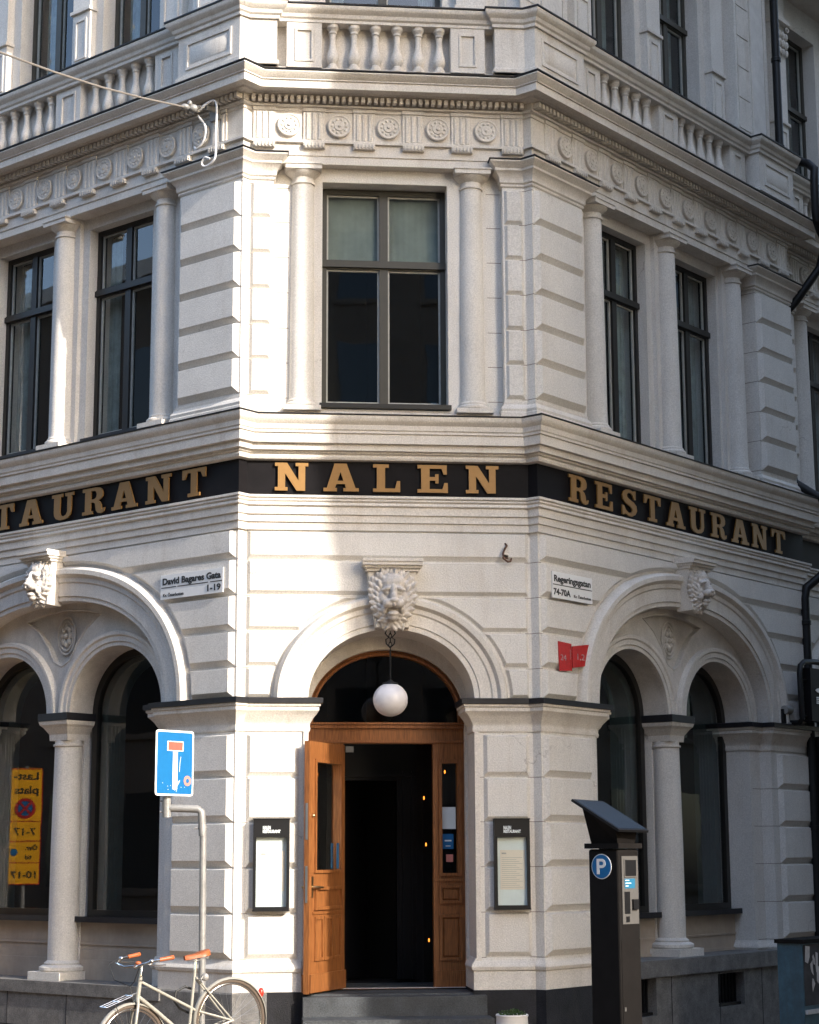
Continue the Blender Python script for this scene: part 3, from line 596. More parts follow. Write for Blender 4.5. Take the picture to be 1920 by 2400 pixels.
for zs_, ju in (([a for a, b in ZC]+[a for a, b in ZL], 0), ([a for a, b in ZUP]+[8.765], .0)):
    for z in zs_:
        z -= .006
        rust.sweep([FC(XR-.06, 0, 0), FC(XR, 0, 0), FR(0, .1, 0), FR(.05, .1, 0)], [(-.01, z-.003), (.002, z-.003), (.002, z+.003), (-.01, z+.003)])
        rust.sweep([FL(.05, .1, 0), FL(0, .1, 0), FC(XL, 0, 0), FC(XL+.06, 0, 0)], [(-.01, z-.003), (.002, z-.003), (.002, z+.003), (-.01, z+.003)])
        if z > 6:
            rust.box(FC, 1.10, 1.25, -.125, -.118, z-.003, z+.003); rust.box(FC, -1.13, -.97, -.125, -.118, z-.003, z+.003)
            rust.sweep([FR(4.55, -.1, 0), FR(4.73, -.1, 0), FR(4.73, .1, 0), FR(4.78, .1, 0)], [(-.01, z-.003), (.002, z-.003), (.002, z+.003), (-.01, z+.003)])
        else:
            rust.sweep([FR(4.50, -.05, 0), FR(4.69, -.05, 0), FR(4.69, .1, 0), FR(4.85, .1, 0)] if z < 3 else [FR(5.55, .1, 0), FR(5.63, .1, 0)], [(-.01, z-.003), (.002, z-.003), (.002, z+.003), (-.01, z+.003)])
            if z < 3: rust.box(FC, .91, 1.0, -.01, .002, z-.003, z+.003)
rust.build('rusticated_blocks', ['stucco', 'groove'], B, 20)
# impost cap covers are in the flashing; reveal mouldings of the doorway
jm = MB()
for x, s_ in ((.90, 1), (-.745, -1)):
    MB().box(FC, *sorted((x, x+.05*s_)), -.02, .02, .62, 3.1).build('door_reveal', 'trim', B)
# ------------------------------------------------------------------ windows
def win_rect(F, a, b, z0, z1, o, zt, par=B, dark='wframe', curt=True, name='window', split=True):
    f = MB(); t = .055; mid = (a+b)/2; mw = .045
    if split: holes = [[(x0, y0), (x1, y0), (x1, y1), (x0, y1)] for x0, x1 in ((a+t, mid-mw), (mid+mw, b-t)) for y0, y1 in ((z0+t, zt-.045), (zt+.045, z1-t))]
    else: holes = [[(x0, y0), (x1, y0), (x1, y1), (x0, y1)] for x0, x1 in ((a+t, b-t),) for y0, y1 in ((z0+t, zt-.045), (zt+.045, z1-t))]
    f.plate(F, [(a, z0), (b, z0), (b, z1), (a, z1)], holes, o, o-.09)
    f.box(F, a, b, o, o+.03, zt-.03, zt+.035)
    f.box(F, a, b, o, o+.012, zt+.036, zt+.05)
    fo = f.build(name, dark, par, 20)
    bd = MB()
    for h in holes:
        (x0, y0), (x1, _), (_, y1), _ = h
        bd.plate(F, h, [[(x0+.018, y0+.018), (x1-.018, y0+.018), (x1-.018, y1-.018), (x0+.018, y1-.018)]], o-.03, o-.055)
    bd.build('sash_bead', 'bead', fo, 20)
    g = MB()
    for h in holes: g.plate(F, h, [], o-.045, o-.049)
    g.build('pane', 'glass', fo)
    return fo, holes
def curtain(F, x0, x1, z0, z1, o, par, m='curtain', amp=1.0):
    n = 30; c = MB(); vs = []; fs = []
    for i in range(n+1):
        u = x0+(x1-x0)*i/n; d = amp*(.012*math.sin(i*1.9)+.008*math.sin(i*.8))
        vs += [F(u, o+d, z0), F(u, o+d, z1)]
    for i in range(n): fs.append((2*i, 2*i+2, 2*i+3, 2*i+1))
    c.add(vs, fs); c.build('curtain', m, par)
wC, hs = win_rect(FC, -.625, .685, 6.455, 8.83, -.30, 8.0, dark='olive')
MB().box(FC, -.65, .71, -.32, -.06, 6.405, 6.450).build('window_sill', 'wframe', wC)
for h in (hs[1], hs[3]): curtain(FC, h[0][0]-.02, h[1][0]+.02, h[0][1]-.02, h[2][1]+.03, -.40, wC, 'blind', .15)
MB().box(FC, -.03, -.012, -.36, -.34, 7.20, 7.42).build('window_handle', 'white', wC)
MB().box(FC, .53, .585, -.352, -.350, 6.50, 6.54).build('sticker', 'cyan', wC)
for F in (FL, FR):
    for du, do in ((0, 0), (5.1, -.15)):
        G = F.sub(du, do)
        for a, b in UW(F):
            wo, hs = win_rect(G, a, b, 6.44, 8.86, -.22, 8.12)
            MB().box(G, a-.03, b+.03, -.25, -.06, 6.40, 6.436).build('window_sill', 'flash', wo)
            if du == 0 or F is FR:
                wd = .30 if F is FL else .2
                curtain(G, a+.02, a+wd, 6.46, 8.82, -.40, wo); curtain(G, b-.22, b-.02, 6.46, 8.82, -.40, wo)
# arched lower windows
def win_arch(G, c, o=-.36, zb=1.27):
    A = archrect(c, zb, SPR, .715, .68, 2.05); Hh = archrect(c, zb+.07, SPR, .635, .60, 2.05)
    fo = MB().plate(G, A, [Hh], o, o-.07).build('window', 'wframe', B, 20)
    MB().plate(G, archrect(c, zb+.06, SPR, .64, .605, 2.05), [], o-.03, o-.034).build('pane', 'glass', fo)
    ln = MB().plate(G, A, [archrect(c, zb+.03, SPR, .60, .565, 2.05)], o-.12, o-.38)
    for s_ in (1, -1):
        for za, zc in ((1.35, 2.0), (2.05, 2.25), (2.30, 3.3)):
            u = c+s_*.60
            for q in (-.19, -.23, -.27, -.31): ln.box(G, *sorted((u, u-s_*.008)), o+q-.012, o+q+.012, za, zc)
    ln.build('interior_shutter', 'teal', fo)
    sl = MB().box(G, c-.76, c+.76, o-.02, -.24, zb-.03, zb-.001).box(G, c-.77, c+.77, -.24, -.215, zb-.055, zb+.004)
    sl.build('window_sill', 'flash', fo)
    return fo
lw = []
for F in (FL, FR):
    for du, do in ((0, 0), (5.1, -.15)):
        for s_ in (1, -1): lw.append(win_arch(F.sub(du, do), 2.83-s_*.905))
# second floor ---------------------------------------------------------
sf = MB(); sft = MB(); ver = MB()
ZT = 13.6
SFW = [(FC, 0, 0, [(-.60, .66)], -1.5, 1.6)]
for F in (FL, FR):
    SFW.append((F, 0, 0, [(1.66, 2.62), (3.16, 4.12)], .0, 5.64)); SFW.append((F, 5.1, -.15, [(1.54, 2.52), (3.14, 4.12)], .54, 5.9))
for F, du, do, ws, ua, ub_ in SFW:
    G = F.sub(du, do)
    sf.plate(G, [(ua, 10.6), (ub_, 10.6), (ub_, ZT), (ua, ZT)], [[(a, 10.72), (b, 10.72), (b, 13.2), (a, 13.2)] for a, b in ws], -.22, -.5)
    for a, b in ws:
        wo, hs = win_rect(G, a, b, 10.72, 13.2, -.40, 12.12 if F is FR else 12.6, dark='olive')
        curtain(G, a+.04, a+.22, 10.72, 13.2, -.6, wo); curtain(G, b-.22, b-.04, 10.72, 13.2, -.6, wo)
    prs = [(2.74, 3.04, -.12)] if F is not FC else []
    if F is not FC: prs += [(1.2, 1.54, -.12), (4.26, 4.56, -.12), (4.75, 5.6, -.05), (.05, .95, -.05)] if du == 0 else [(.56, .8, -.1), (1.1, 1.42, -.1), (4.3, 4.6, -.1)]
    else: prs = [(-1.05, -.72, -.10), (.80, 1.13, -.10)]
    for a, b, o in prs:
        sf.box(G, a, b, -.25, o, 10.6, ZT)
        for q, z0, z1 in ((.05, 10.66, 10.80), (.035, 10.80, 10.84), (.02, 10.84, 10.88)): sft.box(G, a-q, b+q, -.24, o+q, z0, z1-.001)
        if b-a < .5:
            z = 11.05
            sft.plate(G, [(a+.05, 11.0), (b-.05, 11.0), (b-.05, 11.5), (a+.05, 11.5)], [[(a+.08, 11.03), (b-.08, 11.03), (b-.08, 11.47), (a+.08, 11.47)]], o-.01, o+.012)
            sft.box(G, a-.02, b+.02, -.24, o+.03, 11.58, 11.62)
        else:
            MB().box(G, a+.42, b-.12, o-.01, o+.012, 11.0, 13.3).build('carved_panel', 'rough', B)
            sft.plate(G, [(a+.38, 10.96), (b-.08, 10.96), (b-.08, 13.34), (a+.38, 13.34)], [[(a+.41, 10.99), (b-.11, 10.99), (b-.11, 13.31), (a+.41, 13.31)]], o-.01, o+.02)
            for k in range(5): sft.box(G, a+.05, a+.34, o-.01, o+.008, 11.0+k*.42, 11.4+k*.42)
# corner prisms of the second floor
sf.plan([V2(FC(XR-.2, -.2, 0)), V2(FC(XR, -.08, 0)), V2(FR(0, -.02, 0)), V2(FR(.1, -.1, 0)), (XR-.2, 1)], 10.6, ZT)
sf.plan([V2(FC(XL+.2, -.2, 0)), V2(FC(XL, -.08, 0)), V2(FL(0, -.02, 0)), V2(FL(.1, -.1, 0)), (XL+.2, 1)], 10.6, ZT)
sft.sweep(WP, [(-.5, 13.6), (.05, 13.6), (.08, 13.75), (.3, 13.8), (.35, 14.0), (-.5, 14.0)])
sf.build('upper_wall', 'stucco', B); sft.build('pilaster_trim', 'trim', B)
# Corinthian capital scrap on the next bay (leaf scrolls)
cc = MB(); G = FR.sub(5.1, -.15)
for zz, rr in ((12.62, .05), (12.74, .06), (12.86, .055)):
    for a in (1.13, 1.21, 1.30, 1.39): cc.ell(G(a, -.07, zz), (rr*.6, rr*.6, rr))
for s_ in (1.12, 1.40): cc.tube([G(s_+.045*math.cos(t)*(1-t/12), -.05, 12.96+.045*math.sin(t)*(1-t/12)) for t in [k*.5 for k in range(18)]], .012, 6)
cc.box(G, 1.08, 1.44, -.2, -.02, 13.02, 13.08); cc.build('leaf_capital', 'trim', B)
# dark interior shell
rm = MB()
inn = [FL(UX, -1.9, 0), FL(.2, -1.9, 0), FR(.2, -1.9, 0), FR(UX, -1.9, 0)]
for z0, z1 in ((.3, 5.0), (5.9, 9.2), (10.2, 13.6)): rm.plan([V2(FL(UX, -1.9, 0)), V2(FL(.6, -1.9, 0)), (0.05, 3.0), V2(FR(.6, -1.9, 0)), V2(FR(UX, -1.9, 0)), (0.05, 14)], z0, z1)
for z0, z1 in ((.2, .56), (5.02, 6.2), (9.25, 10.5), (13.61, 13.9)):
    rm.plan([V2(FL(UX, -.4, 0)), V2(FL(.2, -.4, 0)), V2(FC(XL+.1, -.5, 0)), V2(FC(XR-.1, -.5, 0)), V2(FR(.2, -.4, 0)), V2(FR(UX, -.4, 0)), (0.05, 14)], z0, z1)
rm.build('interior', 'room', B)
# ------------------------------------------------------------------ lions
def lion(F, u, o, zt, zb, hw0, hw1, k=1.0):
    h = zt-zb
    br = MB()
    br.loft2(F, [(u-hw1, zb), (u+hw1, zb), (u+hw0*.86, zt-.11), (u-hw0*.86, zt-.11)], [(u-hw1*.94, zb+.01), (u+hw1*.94, zb+.01), (u+hw0*.82, zt-.11), (u-hw0*.82, zt-.11)], o-.06, o+.12*k)
    for q, (a, b) in enumerate(((.0, .03), (.03, .065), (.065, .09), (.09, .12))):
        e = (hw0, hw0, hw0*.94, hw0*.88)[q]; dd = (.22, .21, .18, .15)[q]
        br.box(F, u-e, u+e, o-.06, o+dd*k, zt-b, zt-a-.0005)
    bo = br.build('keystone', 'trim', B)
    L = MB(); zc = zb+h*.415; sc = h/.68*1.02
    def E(x, d, z, r, rot=0, tilt=0):
        Rm = Matrix.Rotation(0, 3, 'X')
        # local axes: u, n, z
        A = Matrix((F.u, F.n, Vector((0, 0, 1)))).transposed()
        Q = Matrix.Rotation(rot, 3, 'Y')@Matrix.Rotation(tilt, 3, 'X')
        L.ell(F(u+x*sc, o+d*k*sc, zc+z*sc), (r[0]*sc, r[1]*sc, r[2]*sc), A@Q, 12, 8)
    E(0, .10, .02, (.16, .13, .24)); E(0, .15, .16, (.125, .10, .085)); E(0, .17, .10, (.11, .08, .07))
    for s_ in (1, -1):
        E(s_*.070, .235, .088, (.056, .030, .020), rot=s_*.32)
        E(s_*.064, .215, .052, (.024, .024, .015))
        E(s_*.105, .16, .0, (.045, .06, .07)); E(s_*.085, .19, -.02, (.04, .05, .045))
        E(s_*.050, .270, -.055, (.056, .055, .046)); E(s_*.085, .20, -.10, (.03, .05, .05))
        E(s_*.165, .10, .20, (.035, .035, .045), rot=s_*.6)
    E(0, .24, .05, (.034, .05, .085)); E(0, .285, .0, (.036, .035, .05)); E(0, .315, -.030, (.046, .026, .022)); E(0, .30, -.065, (.016, .03, .03))
    E(0, .235, -.150, (.060, .055, .030)); E(0, .22, -.185, (.045, .045, .035)); E(0, .16, -.12, (.06, .05, .06))
    def hw(z): return .225-.085*min(max((.25-z)/.5, 0), 1)
    for lay, (f_, dd, ll) in enumerate(((.76, .17, .07), (.90, .15, .08), (1.03, .13, .085))):
        nn = (22, 26, 28)[lay]
        for i in range(nn):
            a = 2*math.pi*(i+.5*(lay % 2))/nn; z = .01+(.265 if math.cos(a) > 0 else .265)*math.cos(a)*f_; x = hw(z)*f_*math.sin(a)*(1.08 if abs(math.sin(a)) > .7 else 1)
            ang = math.atan2(x, z+.12); E(x, dd+random.uniform(-.012, .012), z, (.020, .034, ll*random.uniform(.55, .75)), rot=ang*.75+random.uniform(-.12, .12), tilt=-.25)
    for i in range(8): x = -.105+.03*i; E(x, .11, -.235-.02*(i % 2), (.017, .04, .055), rot=x*2)
    lo = L.build('lion_head', 'lion', B, 60)
    md = lo.modifiers.new('r', 'REMESH'); md.mode = 'VOXEL'; md.voxel_size = .0068*sc
    sm = lo.modifiers.new('s', 'SMOOTH'); sm.iterations = 2; sm.factor = .5
    dg = bpy.context.evaluated_depsgraph_get(); me = bpy.data.meshes.new_from_object(lo.evaluated_get(dg)); lo.modifiers.clear()
    lo.data = me
    for p in me.polygons: p.use_smooth = True
lion(FC, CC, .03, 4.80, 4.11, .30, .175)
lion(FR, 2.83, .15, 5.15, 4.56, .25, .15, 1.12); lion(FL, 2.83, .15, 5.15, 4.56, .25, .15, 1.12)
# ------------------------------------------------------------------ doorway
OD = -.62
A = archrect(CC, .585, 3.28, .823, .715, 2.05)
MB().plate(FC, archrect(CC, .60, 3.41, .84, .72, 2.05), [archrect(CC, .601, 3.28, .80, .695, 2.05)], OD+.10, OD+.001).build('door_reveal', 'tymp', B)
fo = MB(); DZ = 3.02
fanl = archrect(CC, 3.235, 3.28, .745, .64, 2.05)
fo.plate(FC, A, [fanl, [(-.36, .586), (.555, .586), (.555, DZ), (-.36, DZ)], [(.64, 1.72), (.80, 1.72), (.80, 2.82), (.64, 2.82)], [(-.69, 1.72), (-.47, 1.72), (-.47, 2.82), (-.69, 2.82)]], OD, OD-.10)
# arched bead, transom mouldings
fo.arcsweep(FC, sup(CC, 3.28, .745, .64, 2.05, 36), [(-.0, OD-.01), (-.0, OD+.02), (.022, OD+.03), (.04, OD+.012), (.04, OD-.01)])
fo.box(FC, CC-.82, CC+.82, OD-.01, OD+.035, 3.175, 3.21); fo.box(FC, CC-.82, CC+.82, OD-.01, OD+.055, 3.212, 3.232); fo.box(FC, CC-.82, CC+.82, OD-.01, OD+.02, 3.03, 3.055)
for a, b in ((.555, .90), (-.76, -.36)):
    m_ = (a+b)/2; q = .115
    for z0, z1 in ((1.42, 1.60), (.86, 1.31)):
        fo.plate(FC, [(m_-q, z0), (m_+q, z0), (m_+q, z1), (m_-q, z1)], [[(m_-q+.025, z0+.025), (m_+q-.025, z0+.025), (m_+q-.025, z1-.025), (m_-q+.025, z1-.025)]], OD-.005, OD+.022)
        fo.cushion(FC, m_-q+.035, m_+q-.035, z0+.035, z1-.035, OD, .012, .012)
    fo.plate(FC, [(m_-.115, 1.69), (m_+.115, 1.69), (m_+.115, 2.86), (m_-.115, 2.86)], [[(m_-.082, 1.72), (m_+.082, 1.72), (m_+.082, 2.82), (m_-.082, 2.82)]], OD-.005, OD+.022)
    fo.box(FC, a+.012, b-.03, OD-.005, OD+.018, 1.64, 1.665); fo.box(FC, a+.012, b-.03, OD-.005, OD+.018, .586, .76)
DF = fo.build('door_frame', 'door', B, 20)
MB().plate(FC, fanl, [], OD-.05, OD-.054).build('fanlight', 'glass2', DF)
for a_, b_ in ((.64, .80), (-.69, -.47)): MB().box(FC, a_, b_, OD-.05, OD-.046, 1.72, 2.82).build('sidelight', 'glass2', DF)
MB().box(FC, .645, .79, OD-.044, OD-.040, 2.16, 2.38).build('notice', 'paper', DF)
g = MB().box(FC, .655, .765, OD-.044, OD-.041, 1.96, 2.11); g.cur = 1
g.box(FC, .675, .745, OD-.041, OD-.040, 2.035, 2.05).box(FC, .685, .735, OD-.041, OD-.040, 1.985, 1.993); g.build('blue_notice', ['blue', 'paper'], DF)
MB().box(FC, .69, .76, OD-.044, OD-.041, 1.83, 1.905).build('sticker', 'pink', DF)
# inner vestibule frame (dim green-grey posts)
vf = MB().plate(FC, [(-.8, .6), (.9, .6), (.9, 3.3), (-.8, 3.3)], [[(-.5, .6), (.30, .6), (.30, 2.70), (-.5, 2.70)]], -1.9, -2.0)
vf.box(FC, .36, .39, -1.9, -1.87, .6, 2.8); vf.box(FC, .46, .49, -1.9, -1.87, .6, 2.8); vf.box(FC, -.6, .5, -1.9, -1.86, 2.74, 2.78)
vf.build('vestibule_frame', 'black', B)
# open leaf
hx, hy = -.37, -OD     # hinge (world y = +.62)
dxl, dyl = -.395, -.78; ln_ = math.hypot(dxl, dyl); DL = Fr((hx, hy), (dxl/ln_, dyl/ln_), (-dyl/ln_, dxl/ln_))
if DL.n.y > 0 or True: DL = Fr((hx, hy), (dxl/ln_, dyl/ln_), (-dyl/ln_*1.0, dxl/ln_*1.0))
W_ = .87; z0, z1 = .60, 3.0
lf = MB(); lf.plate(DL, [(0, z0), (W_, z0), (W_, z1), (0, z1)], [[(.13, 1.76), (W_-.15, 1.76), (W_-.15, 2.80), (.13, 2.80)]], -.027, .027)
LEAFN = 1
for sd in (1, -1):
    o = .027*sd
    def pl(a, b, c, d, t=.026, m=.03):
        lf.plate(DL, [(a, c), (b, c), (b, d), (a, d)], [[(a+m, c+m), (b-m, c+m), (b-m, d-m), (a+m, d-m)]], o-.002*sd, o+t*sd)
    pl(.10, W_-.12, 1.73, 2.83, .018); pl(.10, W_-.12, 1.38, 1.60)
    for k in range(3): a = .10+k*(W_-.22)/3; pl(a+.005, a+(W_-.22)/3-.005, .90, 1.32, .018, .03)
    lf.box(DL, .06, W_-.08, *sorted((o-.002*sd, o+.012*sd)), 1.34, 1.365)
    lf.box(DL, .01, W_-.01, *sorted((o-.002*sd, o+.022*sd)), .61, .78)
LF = lf.build('door_leaf', 'door', B, 20)
MB().plate(DL, [(.13, 1.76), (W_-.15, 1.76), (W_-.15, 2.80), (.13, 2.80)], [], -.002, .002).build('door_pane', 'glass2', LF)
MB().box(DL, W_, W_+.003, -.012, .012, 2.05, 2.40).box(DL, W_, W_+.003, -.012, .012, 1.45, 1.80).build('lock_plate', 'steel', LF)
kn = MB()
for sd in (1, -1):
    kn.tube([DL(W_-.07, .02*sd, 1.60), DL(W_-.07, .075*sd, 1.60), DL(W_-.10, .085*sd, 1.60), DL(W_-.20, .085*sd, 1.595)], .011, 8)
    kn.box(DL, W_-.09, W_-.05, *sorted((.026*sd, .034*sd)), 1.50, 1.70)
    kn.ell(DL(W_-.07, .04*sd, 2.28), (.018, .018, .018))
kn.build('door_handle', 'brass', LF)
MB().box(DL, .16, .21, -.034, -.028, 1.77, 2.02).box(DL, .16, .21, .028, .034, 1.77, 2.02).build('door_sticker', 'green', LF)
MB().box(FC, -.34, -.26, OD, OD+.04, 2.93, 2.99).build('door_closer', 'silver', DF)
# ------------------------------------------------------------------ band letters
for ch, u in zip('NALEN', (-1.10, -.61, -.11, .34, .835)):
    letter(FC, ch, u, 5.505, {'N': .335, 'A': .355, 'L': .275, 'E': .31}[ch], .285, .045, .062, B)
RX = [.50, .99, 1.49, 1.95, 2.41, 2.90, 3.38, 3.86, 4.34, 4.83]
LW = {'R': .36, 'E': .33, 'S': .31, 'T': .34, 'A': .40, 'U': .36, 'N': .38}
for ch, u in zip('RESTAURANT', RX): letter(FR, ch, u, 5.505, LW[ch], .285, .14, .155, B)
LXr = [.42+.508*k for k in range(10)]       # right edge of each letter, from the corner outwards
for ch, u in zip('TNARUATSER', LXr): letter(FL, ch, u+LW[ch], 5.505, LW[ch], .285, .14, .155, B, flip=True)
# ------------------------------------------------------------------ signs and fittings on the building
def mirF(F): # frame with u reversed so text reads correctly on the left wall
    G = Fr((F.o.x, F.o.y), (-F.u.x, -F.u.y), (F.n.x, F.n.y)); return G
FLm = mirF(FL)
def plateobj(name, F, a, b, z0, z1, o0, o1, m): return MB().box(F, a, b, o0, o1, z0, z1).build(name, m)
t = thing('street_name_sign', FL(.58, .15, 4.6), 'white enamel street name plate reading David Bagares Gata 1-19', 'street sign')
MB().box(FLm, -1.03, -.13, .160, .172, 4.475, 4.725).build('sign_plate', 'white', t)
q = MB(); text(q, FLm, 'David Bagares Gata', -1.0, .173, 4.625, .092, .002, .0035, width=.84); q.box(FLm, -1.02, -.80, .173, .175, 4.590, 4.598); q.box(FLm, -.78, -.34, .173, .175, 4.590, 4.598); q.box(FLm, -.31, -.14, .173, .175, 4.590, 4.598)
text(q, FLm, '1-19', -.16, .173, 4.505, .088, .002, .003, align='R', width=.19); text(q, FLm, 'Kv. Österbotten', -.99, .173, 4.500, .045, .002, .001, width=.30)
q.build('lettering', 'ink', t)
t = thing('street_name_sign', FR(.5, .15, 4.6), 'white enamel street name plate reading Regeringsgatan 74-70A', 'street sign')
MB().box(FR, .14, .86, .160, .172, 4.455, 4.725).build('sign_plate', 'white', t)
q = MB(); text(q, FR, 'Regeringsgatan', .17, .173, 4.625, .092, .002, .003, width=.66); q.box(FR, .15, .85, .173, .175, 4.588, 4.597)
text(q, FR, '74-70A', .16, .173, 4.49, .088, .002, .003, width=.30); text(q, FR, 'Kv. Österbotten', .52, .173, 4.49, .042, .002, .001, width=.31)
q.build('lettering', 'ink', t)
t = thing('red_marker_plate', FR(.5, .15, 3.9), 'creased red marker plate with white chalk numbers beside the right arch', 'marker plate')
q = MB(); q.plate(FR, [(.235, 4.02), (.47, 4.01), (.47, 3.735), (.25, 3.72)], [], .16, .165); q.plate(FR, [(.475, 3.985), (.80, 4.03), (.78, 3.81), (.475, 3.765)], [], .165, .172)
q.build('plate', 'redpl', t)
q = MB(); text(q, FR, '24', .27, .166, 3.83, .085, .003, 0, width=.10); text(q, FR, '1,2', .56, .173, 3.855, .09, .003, 0, width=.13); q.box(FR, .44, .447, .166, .168, 3.85, 3.95); q.box(FR, .80, .807, .173, .175, 3.84, 3.95)
q.build('lettering', 'chalk', t)
def menu(F, a, b, z0, z1, label, o):
    t = thing('menu_case', F((a+b)/2, o, z0), label, 'menu case', 'menu cases beside the door')
    c = MB(); w_ = .028
    c.box(F, a, b, o, o+.03, z0, z1)
    c.plate(F, [(a, z0), (b, z0), (b, z1), (a, z1)], [[(a+w_, z0+.03), (b-w_, z0+.03), (b-w_, z1-.17), (a+w_, z1-.17)]], o+.03, o+.085)
    c.box(F, a-.006, b+.006, o+.0, o+.092, z1, z1+.01); c.box(F, a-.004, b+.004, o, o+.088, z0-.012, z0)
    c.build('case', 'black', t)
    MB().box(F, a+w_, b-w_, o+.031, o+.034, z0+.03, z1-.17).build('backing', 'paper', t)
    m = (a+b)/2; s = MB().box(F, a+.06, b-.045, o+.036, o+.038, z0+.18, z0+.56); s.cur = 1
    s.box(F, a+.075, a+.12, o+.038, o+.039, z0+.52, z0+.535)
    for k in range(16): s.box(F, a+.075, b-.07-.03*((k*7) % 3), o+.038, o+.0388, z0+.20+k*.019, z0+.2035+k*.019)
    s.build('menu_sheet', ['cream', 'bead'], t)
    l = MB(); text(l, F, 'NALEN', m-.085, o+.0855, z1-.095, .045, .002, .002, width=.075); text(l, F, 'RESTAURANT', m-.085, o+.0855, z1-.128, .038, .002, .002, width=.17)
    l.build('lettering', 'paper', t)
    MB().box(F, a+w_-.002, b-w_+.002, o+.078, o+.080, z0+.028, z1-.168).build('glass_front', 'glass2', t)
menu(FC, 1.075, 1.425, 1.385, 2.24, 'black framed glass menu case on the pier right of the door', .034)
menu(FC, -1.275, -.925, 1.385, 2.245, 'black framed glass menu case on the pier left of the door, in the sun', .034)
# globe lamp
t = thing('globe_lamp', FC(.055, .13, 4.1), 'round white globe lamp hanging on a chain in the door arch', 'lamp')
gx = FC(.055, .13, 0)
g = MB().ell((gx.x, gx.y, 3.405), (.172, .172, .165), seg=32, rings=20); g.build('globe', 'milk', t, 180)
h = MB().lathe(V2(gx), [(.02, 3.60), (.03, 3.585), (.075, 3.575), (.08, 3.56), (.075, 3.555)], 20)
h.tube([(gx.x, gx.y, 3.59), (gx.x, gx.y, 3.90)], .009, 6)
for k in range(5): h.tube([(gx.x+.014*math.cos(a)*(k % 2), gx.y+.014*math.cos(a)*(1-k % 2), 3.91+k*.042+.026*math.sin(a)) for a in [2*math.pi*j/10 for j in range(10)]], .005, 5, True)
for s_ in (-1, 1): h.tube([(gx.x, gx.y, 3.92), (gx.x+s_*.04, gx.y, 3.96), (gx.x+s_*.045, gx.y, 4.0), (gx.x+s_*.015, gx.y, 4.02), (gx.x+s_*.05, gx.y, 4.06), (gx.x+s_*.03, gx.y, 4.12)], .008, 6)
h.build('hanger', 'black', t)
# hook
t = MB(); c = FC(1.23, .03, 0)
t.tube([(c.x, c.y, 5.0), (c.x+.015, c.y-.03, 4.97), (c.x-.01, c.y-.05, 4.93), (c.x-.03, c.y-.05, 4.88), (c.x-.02, c.y-.06, 4.83), (c.x+.02, c.y-.06, 4.80), (c.x+.05, c.y-.04, 4.81), (c.x+.06, c.y-.02, 4.84)], .011, 6); t.box(FC, 1.20, 1.26, .0, .04, 4.84, 4.88); t.box(FC, 1.215, 1.245, 0, .03, 4.95, 5.0)
tag(t.build('wall_hook', 'rust', None, origin=FC(1.23, .03, 4.9)), 'small rusty iron hook on the wall above the right street sign', 'hook')
# span wire with fitting
t = thing('span_wire', FL(.42, .15, 9.6), 'overhead span wire anchored beside the leftmost corner with a curled white cable', 'wire')
a = Vector((-2.15, .18, 9.52)); b = Vector((-9.5, -8.6, 8.35)); a = FL(.46, .50, 9.56)
d = Vector((-3.578, -3.056, 8.736))-a
pts_ = [a+d*s_*.5+Vector((0, 0, -.05*math.sin(math.pi*min(s_*.5, 1)))) for s_ in [k/8*4 for k in range(9)]]
MB().tube(pts_, .010, 6).build('cable', 'wire', t)
w_ = MB()
w_.tube([a, FL(.42, .40, 9.58), FL(.38, .30, 9.60)], .022, 8); w_.ell(a, (.05, .04, .035)); w_.ell(a+Vector((.05, 0, .045)), (.025, .025, .03)); w_.ell(FL(.42, .42, 9.56), (.055, .045, .045)); w_.box(FL, .30, .44, .12, .16, 9.50, 9.66)
w_.tube([FL(.36, .3, 9.60), FL(.34, .15, 9.60)], .03, 8); w_.build('clamp', 'galv', t)
def smooth(P, k=6):
    P = [P[0]]+P+[P[-1]]; out = []
    for i in range(1, len(P)-2):
        for j in range(k):
            t_ = j/k; a_, b_, c_, d_ = P[i-1:i+3]
            out.append(.5*((2*b_)+(c_-a_)*t_+(2*a_-5*b_+4*c_-d_)*t_*t_+(3*b_-a_-3*c_+d_)*t_**3))
    return out+[P[-2]]
w_ = MB(); w_.tube(smooth([FL(.42, .35, 9.55), FL(.30, .3, 9.64), FL(.22, .28, 9.60), FL(.22, .28, 9.30), FL(.22, .28, 9.05), FL(.26, .28, 8.98), FL(.36, .28, 8.95), FL(.42, .28, 8.99), FL(.38, .28, 9.05), FL(.30, .28, 9.02)]), .012, 6)
w_.tube(smooth([FL(.42, .35, 9.5), FL(.36, .3, 9.38), FL(.40, .28, 9.24), FL(.50, .28, 9.18), FL(.56, .26, 9.22)]), .012, 6); w_.build('curled_cable', 'white', t)
# drain pipes
t = thing('drainpipe', FR(5.75, .1, 0), 'black drainpipe with elbows running down past the ledges at the far right bay', 'drainpipe')
w_ = MB(); w_.tube([FR(5.72, .02, 13.6), FR(5.72, .02, 10.95), FR(5.72, .06, 10.84), FR(5.72, .22, 10.74), FR(5.70, .42, 10.66), FR(5.68, .52, 10.55), FR(5.66, .52, 10.40), FR(5.66, .52, 9.98), FR(5.68, .52, 9.86), FR(5.80, .50, 9.76), FR(5.90, .50, 9.68), FR(5.93, .48, 9.55), FR(5.90, .42, 9.3), FR(5.72, .14, 8.85), FR(5.69, .02, 8.72), FR(5.69, .02, 6.6), FR(5.69, .05, 6.5), FR(5.72, .35, 6.28), FR(5.78, .42, 6.20), FR(6.2, .40, 6.0), FR(6.15, .40, 5.6), FR(5.75, .30, 5.28), FR(5.60, .19, 5.14), FR(5.57, .18, 5.0), FR(5.57, .18, .9)], .055, 12)
w_.build('pipe', 'black', t); w_ = MB()
